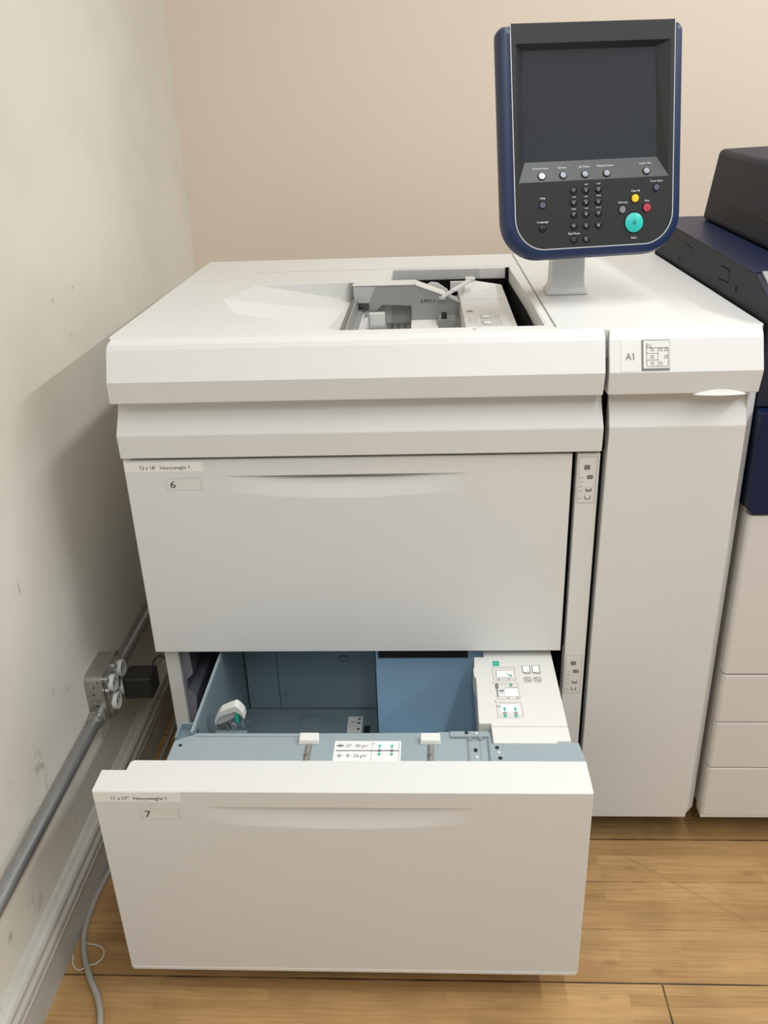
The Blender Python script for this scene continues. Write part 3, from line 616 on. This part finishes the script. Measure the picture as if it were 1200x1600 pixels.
for (xx, cut) in ((.6385, 0), (.6550, 1)):   # paper icons and prohibition rings
    b.rect(Fc, xx, xx+.0125, -.0460, -.0265, .0009, .0004, 'ink'); b.flat([(xx+.0005, -.0455), (xx+.012, -.0455), (xx+.012, -.027), (xx+.0005, -.027)], Fc, .0003, 'paper2')
    b.line(Fc, xx, -.0465, xx+.006, -.0495, .0008, .0004, 'ink'); b.line(Fc, xx+.003, -.0492, xx+.0125, -.0492, .0012, .0004, 'ink')
    if cut:
        for q_ in range(3): b.ring(Fc, xx+.0105, -.0300-q_*.006, .0009, .0004, .0006, 'ink_soft', 8)
    else: b.line(Fc, xx+.006, -.0420, xx+.011, -.0420, .0009, .0006, 'ink_soft')
for xx in (.6440, .6605):
    b.ring(Fc, xx, -.0660, .0068, .0009, .0004, 'ink_soft', 22, e=1.15); b.line(Fc, xx-.0045, -.0610, xx+.0045, -.0710, .0010, .0004, 'ink_soft'); b.rect(Fc, xx-.003, xx+.003, -.0695, -.0625, .0006, .0004, 'ink_soft')
for (x_, y_, t_) in ((.5850, -.0290, '1'), (.5850, -.0760, '2'), (.5850, -.1260, '3')): b.text(t_, Fc, x_, y_, .0035, .0005, 'ink')
obj('loading_instructions', b, cover)
b = MB(); b.box(.5765, .6920, -.1870, -.1862, ZC, ZC+.0004, 'ink_faint'); obj('cover_seam', b, cover)
# clips in the flange slots
for x in (.2975, .4820):
    b = MB(); b.box(x-.0050, x+.0050, -.2660, -.2230, ZF, ZF+.0006, 'dgrey'); b.box(x-.0015, x+.0040, -.2650, -.2240, ZF+.0004, ZF+.0030, 'steel_plain'); b.box(x-.004, x+.003, -.2480, -.2450, ZF+.0004, ZF+.0036, 'dgrey')
    b.box(x-.0095, x+.0095, -.207, -.196, ZF-.012, ZF-.008, 'black'); obj('slot', b, d7)
    b = MB(); b.hexa([(x-.0160, -.2230, ZF), (x+.0160, -.2230, ZF), (x+.0145, -.2060, ZF), (x-.0145, -.2060, ZF), (x-.0150, -.2210, ZF+.0075), (x+.0150, -.2210, ZF+.0075), (x+.0145, -.2075, ZF+.0110), (x-.0145, -.2075, ZF+.0110)], 'white'); obj('slide_clip', b, d7, bevel=.0012)
# paper weight label
b = MB(); Fw = top(ZF)
b.fbox(Fw, .3370, .4375, -.2640, -.2145, 0, .0004, 'paper'); c = .0008
def ay(t): return -.2145 - t*.0425
b.line(Fw, .3395, ay(.52), .4350, ay(.52), .0016, c, 'ink')
b.line(Fw, .3940, ay(.08), .3935, ay(1.1), .0006, c, 'ink_soft'); b.line(Fw, .4345, ay(.08), .4350, ay(1.1), .0006, c, 'ink_soft'); b.line(Fw, .3940, ay(.72), .4345, ay(.72), .0004, c, 'ink_faint')
for t, s_, bold_ in ((.34, '257 - 300 g/m²', 1), (.86, '80 - 256 g/m²', 0)):
    b.text(s_, Fw, .3545 if bold_ else .3565, ay(t), .0072, c, 'ink_soft', w=.034 if bold_ else .031, bold=.01)
    cx_, cy_ = .3460, ay(t)+.0035; b.line(Fw, cx_-.0060, cy_, cx_+.0060, cy_, .0020 if bold_ else .0006, c, 'ink')
    for an in (50, 90, 130): b.line(Fw, cx_-.0045*math.cos(math.radians(an)), cy_-.0060*math.sin(math.radians(an)), cx_+.0045*math.cos(math.radians(an)), cy_+.0060*math.sin(math.radians(an)), .0005, c, 'ink_soft')
b.flat([(.3985, ay(.48)), (.4310, ay(.48)), (.4300, ay(.10)), (.3995, ay(.10))], Fw, c, 'paper2'); b.ring(Fw, .3965, ay(.15), .0016, .0005, c, 'ink_soft', 12)
Fc = Fw
for xx in (.4055, .4240):
    b.ring(Fw, xx, ay(.53), .0028, .0014, .0014, 'ink_soft', 12); arrow(xx, ay(.42), .0050); arrow(xx, ay(.62), .0030, -1)
obj('weight_instructions', b, d7)
# screw brackets at the right of the flange
b = MB()
b.box(.5120, .5705, -.2065, -.1945, ZF, ZF+.0030, 'steel'); b.line(Fw, .5120, -.2080, .5720, -.2080, .0012, .0006, 'steel_plain')
b.box(.5380, .5680, -.2640, -.2140, ZF, ZF+.0022, 'steel'); b.box(.5700, .5900, -.2660, -.2240, ZF, ZF+.0035, 'steel')
b.rect(Fw, .5400, .5560, -.2630, -.2150, .0006, .0026, 'ink_soft'); b.box(.5680, .5705, -.2660, -.2130, ZF, ZF+.0045, 'steel_in')
obj('screw_bracket', b, d7, bevel=.0004)
for (x, y, r, m_) in ((.1000, -.2250, .0028, 'black'), (.5370, -.1990, .0026, 'black'), (.5520, -.2010, .0018, 'paper'), (.5420, -.2130, .0036, 'steel_plain'), (.5580, -.2125, .0036, 'steel_plain'),
                      (.5490, -.2380, .0028, 'black'), (.5500, -.2540, .0018, 'paper'), (.5810, -.2330, .0030, 'black'), (.5830, -.2440, .0018, 'paper'), (.5840, -.2560, .0030, 'black')):
    b = MB(); b.disc(Fw, x, y, r, .0022 if x > .5 else 0, .0050 if x > .5 else .0012, m_, 14); obj('screw', b, d7)
# end guide handle inside the tray (white grip with a green side)
b = MB()
def gp(x, z, y): return (x, y, z)
xa, xb = .1370, .1715
grip = [(.1296, .3912), (.1300, .4000), (.1340, .4086), (.1410, .4174), (.1550, .4243), (.1650, .4285), (.1680, .4285), (.1727, .4239), (.1783, .4147), (.1800, .4030), (.1775, .4030), (.1725, .4112), (.1650, .4164), (.1410, .4069), (.1335, .4000), (.1315, .3895)]
Gg = Frame((0, -.130, 0)); b.prism(grip, Gg, -.014, .004, 'white')
b.prism([(.1325, .3990), (.1410, .4069), (.1650, .4164), (.1625, .4030), (.1500, .3945), (.1350, .3880), (.1318, .3895)], Gg, -.012, .000, 'lgrey')
hd = obj('guide_handle', b, d7, bevel=.0010)
b = MB(); b.prism([(.1656, .4160), (.1710, .4104), (.1690, .3900), (.1625, .4000)], Gg, -.012, .003, 'green'); obj('green_tab', b, hd)
b = MB(); b.prism([(.1725, .4110), (.1760, .4090), (.1755, .376), (.1700, .376)], Gg, -.008, -.002, 'steel_in'); obj('guide_bracket', b, hd)
b = MB(); b.tube([(.1480, -.137, .3940), (.1560, -.137, .376)], .0010, 'steel_plain', 6, 1); obj('wire_spring', b, hd)
b = MB(); b.tube([(.1850, -.134, .3990), (.1810, -.134, .376)], .0010, 'steel_plain', 6, 1); obj('wire_spring', b, hd)
b = MB(); b.lathe(Gg, .1600, .3880, [(.0060, -.01), (.0060, .002), (.004, .004)], 'btn_grey', 16); b.prism([(.1310, .3880), (.145, .3900), (.152, .3740), (.1310, .3740)], Gg, -.014, -.004, 'dgrey'); obj('guide_mechanism', b, hd)
b = MB(); b.box(.131, .182, -.144, -.134, .20, .380, 'steel_in'); obj('end_guide', b, d7)
# telescopic rail
b = MB(); b.prism([(.0340, .43), (.0450, .43), (.0480, .370), (.0430, .362), (.0350, .355), (.0340, .330), (.0440, .322), (.0480, .318), (.0420, .255), (.030, .255), (.030, .43)], Frame((0, .04, 0)), -.30, .0, 'btn_grey'); obj('slide_rail', b, feeder, bevel=.001)
b = MB(); b.box(.090, .110, -.262, .3, .16, .18, 'steel_plain'); obj('drawer_runner', b, d7)
b = MB(); b.box(.697, .7045, -.258, .3, .16, .19, 'steel_plain'); obj('drawer_runner', b, d7)

# ------------------------------------------------------------------ control panel on its post
RT = Matrix.Rotation(math.radians(10.397), 3, 'Z') @ Matrix.Rotation(-math.radians(11.366), 3, 'X') @ Matrix.Rotation(math.radians(-.22), 3, 'Y')
panel = thing('control_panel', (.725, .285, ZT), 'dark blue and charcoal touchscreen control panel standing on a cream post on the paper feeder', 'control panel')
# post
b = MB(); z0 = ZT
def ringrect(cx, cy, hx, hy, z): return [(cx-hx, cy-hy, z), (cx+hx, cy-hy, z), (cx+hx, cy+hy, z), (cx-hx, cy+hy, z)]
prof = [(.0365, .030, z0), (.0350, .029, z0+.006), (.0300, .026, z0+.012), (.0285, .025, z0+.020), (.0275, .024, z0+.060), (.0275, .024, z0+.20)]
vs = []; fs = []
for hx, hy, z in prof: vs += ringrect(.7265, .290, hx, hy, z)
for k in range(len(prof)-1):
    for i in range(4): j = (i+1) % 4; fs.append((k*4+i, k*4+j, (k+1)*4+j, (k+1)*4+i))
fs += [(3, 2, 1, 0), tuple((len(prof)-1)*4+i for i in range(4))]
b.mesh(vs, fs, 'plastic'); obj('post', b, panel, bevel=.004, seg=3)
b = MB(); b.box(.700, .755, .225, .285, z0+.13, z0+.18, 'plastic'); obj('hinge_arm', b, panel, bevel=.004)
# head: its own frame. object rotation set per part
HO = Vector((.61346, .21941, 1.40421))
Fh = Frame(HO, RT @ Vector((1, 0, 0)), RT @ Vector((0, 0, 1)), RT @ Vector((0, -1, 0)))
def rounded(x0, x1, y1, y0, rt, rb, nb=10, bow=0.0):
    pts = []
    for (cx, cy, r, a0) in ((x0+rt, y1-rt, rt, 180), (x1-rt, y1-rt, rt, 90), (x1-rb, y0+rb, rb, 0), (x0+rb, y0+rb, rb, -90)):
        for k in range(nb+1):
            a = math.radians(a0-90*k/nb); pts.append((cx+r*math.cos(a), cy+r*math.sin(a)))
    if bow:
        xm = (x0+x1)/2; pts = [(x, y-bow*(1-((x-xm)/((x1-x0)/2))**2) if y < y0+rb else y) for x, y in pts]
    return pts
out = rounded(-.0195, .2728, -.0005, -.3365, .014, .058, bow=.005)
sil = rounded(-.0010, .2577, .0006, -.3225, .001, .046, bow=.0048)
def shrink(pts, d):
    n_ = len(pts); res = []
    for i in range(n_):
        p0, p1, p2 = Vector(pts[i-1]), Vector(pts[i]), Vector(pts[(i+1) % n_])
        t = (p2-p0); t = t.normalized() if t.length > 1e-9 else Vector((1, 0)); res.append((p1.x+t.y*d, p1.y-t.x*d))
    return res
b = MB()
levels = [(-.040, .010), (-.036, .003), (-.024, 0.0), (-.012, .0), (-.0030, .0030), (-.0002, .0100), (.0, .0150), (-.0006, .0185), (-.0130, .0186)]
rings = [[Fh(x, y, c_) for x, y in shrink(out, d_)] for c_, d_ in levels]
n_ = len(out); vs = [p for r_ in rings for p in r_]; fs = []
for k in range(len(rings)-1):
    for i in range(n_): j = (i+1) % n_; fs.append((k*n_+i, k*n_+j, (k+1)*n_+j, (k+1)*n_+i))
fs.append(tuple(reversed(range(n_)))); fs.append(tuple((len(rings)-1)*n_+i for i in range(n_)))
b.mesh(vs, fs, 'navy'); housing = obj('housing', b, panel, smooth=True)
# silver line
b = MB(); si = shrink(sil, .0016); n_ = len(sil)
for i in range(n_):
    j = (i+1) % n_
    if sil[i][1] > -.001 and sil[j][1] > -.001: continue
    b.face([Fh(*sil[i], .0007), Fh(*sil[j], .0007), Fh(*si[j], .0007), Fh(*si[i], .0007)], 'silver')
    b.face([Fh(*sil[i], .0007), Fh(*sil[j], .0007), Fh(*sil[j], -.003), Fh(*sil[i], -.003)], 'silver')
obj('silver_trim', b, panel)
# charcoal face with the screen recess
R_OUT = [(.0068, -.0276), (.0062, -.2239), (.2498, -.2237), (.2508, -.0274)]
R_IN = [(.0195, -.0346), (.0192, -.1930), (.2340, -.1930), (.2305, -.0346)]
b = MB(); fa_ = [(x, y) for x, y in shrink(sil, .0016)]
fa_ = [(x, y+.0010 if y > -.01 else y) for x, y in fa_]
b.prism(fa_, Fh, -.0005, .0008, 'charcoal', holes=[R_OUT])
D1 = -.0100
for i in range(4):
    j = (i+1) % 4
    m_ = 'charcoal'
    b.face([Fh(*R_OUT[i], .0008), Fh(*R_OUT[j], .0008), Fh(*R_IN[j], D1), Fh(*R_IN[i], D1)], m_)
face = obj('face_panel', b, panel, fix=False)
# lower housing hides behind the recess, so cut it with the screen set just proud of the housing front
b = MB(); b.face([Fh(*R_IN[0], D1), Fh(*R_IN[1], D1), Fh(*R_IN[2], D1), Fh(*R_IN[3], D1)], 'screen'); b.prism(R_IN, Fh, D1-.002, D1-.0002, 'black'); obj('touchscreen', b, panel, fix=False)
# ledge frame for the buttons on the sloped lower bevel
sl_o = Vector((.1300, -.2238)); sl_i = Vector((.1300, -.1930))
lv = (Vector((0, sl_i.y-sl_o.y, D1-.0008))); L_ = lv.length
vdir = (Fh.v*lv.y + Fh.n*lv.z).normalized(); ndir = Fh.u.cross(vdir).normalized()
if ndir.dot(Fh.n) < 0: ndir = -ndir
Fl = Frame(Fh(0, -.2238, .0008), Fh.u, vdir, ndir)
def ledge_v(bb): return (bb+.2238)*L_/(sl_i.y-sl_o.y)
b = MB(); b.face([Fh(.0066, -.2238, .0010), Fh(.2496, -.2238, .0010), Fh(.2337, -.1935, D1+.0006), Fh(.0196, -.1935, D1+.0006)], M['ledge'] if 'ledge' in M else new_mat('ledge_plastic_lit', (.050, .055, .056), .42)); obj('button_ledge', b, panel, fix=False)  # lighter grey paints in the light on the upward-facing ledge
def button(F, a, v, r, h, m, ringm='blackgap', dome=.0004, lab=None, name='button'):
    b = MB(); b.ring(F, a, v, r+.0013, .0015, .0011, ringm, 24); b.disc(F, a, v, r, .0006, .0006+h, m, 24, dome); return obj(name, b, panel, smooth=True, label=lab)
button(Fl, .0439, ledge_v(-.2155), .0050, .0022, 'paper2', lab='lit white button')
for a in (.0783, .1136, .1487): button(Fl, a, ledge_v(-.2155), .0049, .0022, 'btn_lgrey')
button(Fl, .2137, ledge_v(-.2150), .0049, .0022, 'btn_lgrey')
button(Fh, .2293, -.2405, .0047, .0022, 'btn_blue'); button(Fh, .1734, -.2710, .0054, .0022, 'btn_grey'); button(Fh, .0436, -.2579, .0048, .0022, 'btn_blue')
button(Fh, .1942, -.2549, .0060, .0024, 'yellow', lab='yellow button')
o_ = button(Fh, .2138, -.2701, .0062, .0024, 'red', lab='red button'); b = MB(); b.ring(Fh, .2138, -.2688, .0024, .0006, .0038, 'ink', 12); b.line(Fh, .2118, -.2735, .2158, -.2735, .0006, .0038, 'ink'); obj('symbol', b, o_)
o_ = button(Fh, .1924, -.2914, .0149, .0028, 'teal', lab='large teal button', dome=.0006); b = MB()
for k in range(4):
    a0, a1 = math.pi/2*k, math.pi/2*(k+1); b.line(Fh, .1924+.0030*math.cos(a0), -.2914+.0036*math.sin(a0), .1924+.0030*math.cos(a1), -.2914+.0036*math.sin(a1), .0006, .0046, 'ink')
b.line(Fh, .1924, -.2932, .1924, -.2896, .0006, .0046, 'ink'); obj('symbol', b, o_)
button(Fh, .0429, -.2927, .0048, .0008, 'btn_dark')
KX = (.0937, .1138, .1341); KY = (-.2388, -.2567, -.2744, -.2920, -.3124)
keys = [('1', 0, 0), ('2', 1, 0), ('3', 2, 0), ('4', 0, 1), ('5', 1, 1), ('6', 2, 1), ('7', 0, 2), ('8', 1, 2), ('9', 2, 2), ('*', 0, 3), ('0', 1, 3), ('#', 2, 3), ('-', 0, 4), ('C', 1, 4)]
for s_, i, k in keys:
    ko = button(Fh, KX[i], KY[k], .0047, .0010, 'btn_dark', name='key', dome=0)
    b = MB(); b.text(s_, Fh, KX[i], KY[k]-.0018+(-.0012 if s_ == '*' else .0), .0036 if s_ != '*' else .0048, .0019, 'ink_white', align='c'); obj('digit', b, ko)
b = MB(); H_ = .0030
for s_, a, v, w_ in (('Services Home', .0436, -.2048, .0250), ('Services', .0783, -.2048, .0140), ('Job Status', .1136, -.2048, .0180), ('Machine Status', .1480, -.2048, .0270), ('Log In / Out', .2137, -.2040, .0200)):
    b = MB(); b.text(s_, Fl, a-w_/2, ledge_v(v), H_, .0008, 'ink_white', w=w_); obj('caption', b, face)
for s_, a, v, w_ in (('Power Saver', .2300, -.2318, .0200), ('Clear All', .1948, -.2450, .0140), ('Interrupt', .1745, -.2612, .0150), ('Stop', .2140, -.2605, .0080), ('Start', .1925, -.3155, .0095),
                     ('Help', .0440, -.2490, .0085), ('Language', .0436, -.2842, .0180), ('Dial Pause', .0940, -.3040, .0185),
                     ('ABC', .1146, -.2314, .0060), ('DEF', .1348, -.2312, .0060), ('GHI', .0944, -.2494, .0058), ('JKL', .1144, -.2492, .0055), ('MNO', .1346, -.2490, .0068),
                     ('PQRS', .0942, -.2672, .0074), ('TUV', .1142, -.2670, .0060), ('WXYZ', .1344, -.2668, .0080)):
    b = MB(); b.text(s_, Fh, a-w_/2, v, H_ if len(s_) > 4 or s_ in ('Help', 'Stop') else .0021, .0012, 'ink_white', w=w_); obj('caption', b, face)
b = MB(); b.fbox(Fh, .219, .228, -.1925, -.1905, D1, D1+.001, 'black'); obj('latch', b, panel)

# ------------------------------------------------------------------ printing press at the right
press = thing('printing_press', (1.30, .40, 0), 'navy, charcoal and cream printing press beside the paper feeder at the right edge', 'printing press')
PX = .9875; PE = 1.62; P2 = 'plastic2'
b = MB(); b.box(PX+.001, PE, .020, .75, .075, .70, P2); obj('lower_body', b, press, bevel=.002)
b = MB(); b.box(PX, PE, .03, .75, .70, .90, 'charcoal2'); b.box(PX+.012, PE, .02, .75, .86, 1.02, 'blackgap'); obj('mid_body', b, press)
def pfront(z0, z1, name, x1=PE, m=P2):
    b = MB(); b.prism([(PX, .0300), (PX, .0060), (PX+.002, .0015), (PX+.006, 0), (x1, 0), (x1, .0300)], top(0), z0, z1, m); return obj(name, b, press, bevel=.0015)
pfront(.3925, .695, 'front_door'); pfront(.2895, .3895, 'drawer'); pfront(.1865, .2870, 'drawer'); pfront(.0720, .1840, 'drawer')
b = MB(); b.box(PX+.0005, PE, .001, .03, .066, .0718, 'white'); obj('bottom_trim', b, press)
b = MB(); b.box(PX+.03, PE-.03, .06, .70, .03, .075, 'dgrey'); obj('plinth', b, press)
for cx_ in (1.05, 1.55):
    for cy_ in (.12, .66):
        b = MB(); b.prism([(cy_+.024*math.cos(t*math.pi/9), .024+.024*math.sin(t*math.pi/9)) for t in range(18)], XE, cx_-.012, cx_+.012, 'black'); obj('caster', b, press)
b = MB(); b.prism([(.9820, .8660), (PE, .8660), (PE, .6985), (.9920, .6985), (.9835, .7070)], FF, -.03, .004, 'navy2'); obj('blue_front_panel', b, press, bevel=.002)
# upper body: charcoal side wall and navy top, slightly falling to the front
b = MB()
side = [(.020, .868), (.020, 1.020), (.100, 1.0520), (.7100, 1.0640), (.7100, .86)]
b.prism(side, XE, .9810, PE, 'charcoal2'); ub = obj('upper_side_cover', b, press, bevel=.002)
b = MB(); b.hexa([(.9815, .1020, 1.0522), (PE, .1020, 1.0522), (PE, .7090, 1.0642), (.9815, .7090, 1.0642), (.9815, .1020, 1.0540), (PE, .1020, 1.0540), (PE, .7090, 1.0660), (.9815, .7090, 1.0660)], 'navy2'); obj('blue_top_cover', b, press)
Fsd = Frame((.9810, 0, 0), (0, 1, 0), (0, 0, 1), (-1, 0, 0))
for pts in (((.4766, 1.0428), (.4305, 1.0418), (.4270, 1.0259)), ((.2606, 1.0385), (.2143, 1.0376), (.2150, 1.0181), (.2670, 1.0161))):
    b = MB()
    for (p, q) in zip(pts, pts[1:]): b.line(Fsd, p[0], p[1], q[0], q[1], .0016, .0008, 'blackgap')
    obj('panel_outline', b, ub)
for (y0, z0, y1, z1) in ((.513, 1.0166, .510, 1.008), (.175, 1.0204, .1757, 1.0105)):
    b = MB(); b.line(Fsd, y0, z0, y1, z1, .0045, .0008, 'blackgap'); obj('slot', b, ub)
b = MB(); b.line(Fsd, .144, 1.045, .146, .97, .0008, .0008, 'black'); obj('seam', b, ub)
b = MB(); b.hexa([(.9900, .075, 1.040), (1.15, .075, 1.040), (1.15, .1010, 1.0520), (.9900, .1010, 1.0520), (.9900, .076, 1.046), (1.15, .076, 1.046), (1.15, .1010, 1.0560), (.9900, .1010, 1.0560)], 'grey_plastic')
obj('front_button_strip', b, press, bevel=.001)
# scanner / document feeder
b = MB()
zb = lambda y: 1.0540+(y-.10)*.0200
lo = [(1.0600, .08), (1.0650, .6600)]
V = [(1.0570, .10, zb(.10)), (1.59, .10, zb(.10)), (1.59, .665, zb(.665)), (1.0600, .665, zb(.665)),
     (1.0820, .13, 1.185), (1.57, .13, 1.190), (1.57, .650, 1.215), (1.0740, .650, 1.2010)]
b.hexa(V, 'charcoal2'); adf = obj('document_feeder', b, press, bevel=.010, seg=4, smooth=True)
b = MB()
A0 = Vector((1.0632, .56, 1.106)); A1 = Vector((1.0648, .20, 1.104))
b.hexa([A0+Vector((-.0006, 0, -.0008)), A1+Vector((-.0006, 0, -.0008)), A1+Vector((.006, 0, -.0008)), A0+Vector((.006, 0, -.0008)), A0+Vector((-.0006, 0, .0008)), A1+Vector((-.0006, 0, .0008)), A1+Vector((.006, 0, .0008)), A0+Vector((.006, 0, .0008))], 'black'); obj('seam', b, adf)

# ------------------------------------------------------------------ outlet box, conduits, adapter, cables
BX0, BX1, BY0, BY1, BZ0, BZ1 = XW, -.1130, .012, .108, .2830, .3770
box = thing('outlet_box', (XW+.018, .06, BZ0), 'square galvanised steel outlet box with two round-faced duplex sockets on the left wall', 'outlet box')
Fx = Frame((0, 0, 0), (0, 1, 0), (0, 0, 1), (1, 0, 0))
def rr(y0, y1, z0, z1, r, n=5):
    pts = []
    for (cy, cz, a0) in ((y1-r, z1-r, 0), (y0+r, z1-r, 90), (y0+r, z0+r, 180), (y1-r, z0+r, 270)):
        for k in range(n+1): a = math.radians(a0+90*k/n); pts.append((cy+r*math.cos(a), cz+r*math.sin(a)))
    return pts
b = MB(); b.prism(rr(BY0, BY1, BZ0, BZ1, .012), Fx, BX0, BX1-.006, 'galv')
Fn = Frame((0, BY0, 0), (1, 0, 0), (0, 0, 1), (0, -1, 0))
for (x, z) in ((-.122, .368), (-.131, .357), (-.133, .341), (-.130, .316), (-.128, .300)): b.disc(Fn, x, z, .0018, 0, .0006, 'black', 10)
b.ring(Fn, -.134, .322, .0105, .0010, .0006, 'steel_plain', 20, e=.9); b.ring(Fn, -.134, .322, .0075, .0008, .0006, 'dgrey', 20, e=.9)
obj('steel_box', b, box, smooth=True)
b = MB(); b.prism(rr(BY0-.001, BY1+.001, BZ0-.001, BZ1+.001, .010), Fx, BX1-.008, BX1-.001, 'galv'); b.prism(rr(BY0+.008, BY1-.008, BZ0+.006, BZ1-.006, .006), Fx, BX1-.001, BX1+.006, 'galv'); obj('cover_plate', b, box, bevel=.001)
for y in (.037, .083):
    b = MB()
    b.box(BX1+.006, BX1+.0075, y-.014, y+.014, BZ0+.012, BZ1-.012, 'galv')
    for z in (.310, .3505):
        b.lathe(Fx, y, z, [(.0165, BX1+.006), (.0165, BX1+.0125), (.0150, BX1+.0140), (.0130, BX1+.0132)], 'outlet', 26)
        for dy in (-.006, .006): b.box(BX1+.0134, BX1+.0138, y+dy-.0010, y+dy+.0010, z-.001, z+.007, 'black')
    b.disc(Fx, y, .3300, .0030, BX1+.0075, BX1+.0095, 'steel_plain', 12)
    obj('duplex_outlet', b, box, smooth=True)
for (y, z) in ((.060, .372), (.020, .345), (.100, .288)):
    b = MB(); b.disc(Fx, y, z, .0042, BX1, BX1+.007, 'steel_plain', 12); obj('screw', b, box)
CZ = .2960; CX_ = -.1310
b = MB(); Fy = Frame((0, 0, 0), (1, 0, 0), (0, 0, 1), (0, 1, 0))
b.lathe(Fy, CX_, CZ, [(.0125, -.016), (.0140, -.012), (.0140, .000), (.0165, .001), (.0165, .006), (.0150, .007), (.0150, .014)], 'galv', 20); b.disc(top(CZ+.013), CX_+.002, -.006, .003, 0, .004, 'steel_plain', 10); obj('conduit_connector', b, box, smooth=True)
def conduit(y0, y1, z, label):
    b = MB(); b.lathe(Fy, CX_, z, [(.0112, y0), (.0112, y1)], 'emt', 24); return tag(obj('conduit_pipe', b, None, smooth=True), label, 'conduit')
b = conduit(-3.4, -.012, CZ, 'grey steel conduit pipe running along the left wall in front of the outlet box')
b = conduit(.106, 1.12, .318, 'steel conduit pipe continuing along the left wall behind the outlet box')
# adapter
ad = thing('power_adapter', (-.068, .085, .292), 'black power adapter plugged into the outlet box beside the feeder', 'power adapter')
b = MB(); b.box(-.0990, -.0440, .064, .112, .292, .338, 'black'); obj('adapter_body', b, ad, bevel=.004, seg=3)
b = MB(); b.tube([(-.050, .100, .336), (-.047, .108, .350), (-.036, .116, .355), (-.022, .118, .340), (-.014, .118, .320), (-.004, .116, .318), (.0030, .150, .320)], .0018, 'black', 8); obj('adapter_cord', b, ad, smooth=True)
# cables on the floor
b = MB(); b.tube([(-.118, .50, .006), (-.118, .10, .006), (-.1240, -.03, .006), (-.1290, -.085, .006), (-.1335, -.150, .006), (-.1290, -.215, .006), (-.1130, -.262, .006), (-.088, -.305, .006), (-.0600, -.345, .006), (-.0430, -.385, .006), (-.030, -.45, .006), (-.03, -.60, .006)], .0052, 'cable', 12)
tag(obj('floor_cable', b, None, smooth=True), 'thick grey cable lying on the floor between baseboard and open drawer', 'cable')
b = MB(); b.tube([(-.1330, -.262, .0022), (-.1270, -.2790, .0022), (-.1130, -.2900, .0022), (-.0980, -.2860, .0080), (-.0870, -.2760, .0022), (-.0800, -.2630, .0022), (-.0860, -.2480, .0022), (-.1020, -.2410, .0022), (-.1180, -.2390, .0022), (-.1260, -.2340, .0022)], .0013, 'whitecord', 8)
tag(obj('thin_cord', b, None, smooth=True), 'thin white cord curled over the grey cable on the floor', 'cord')
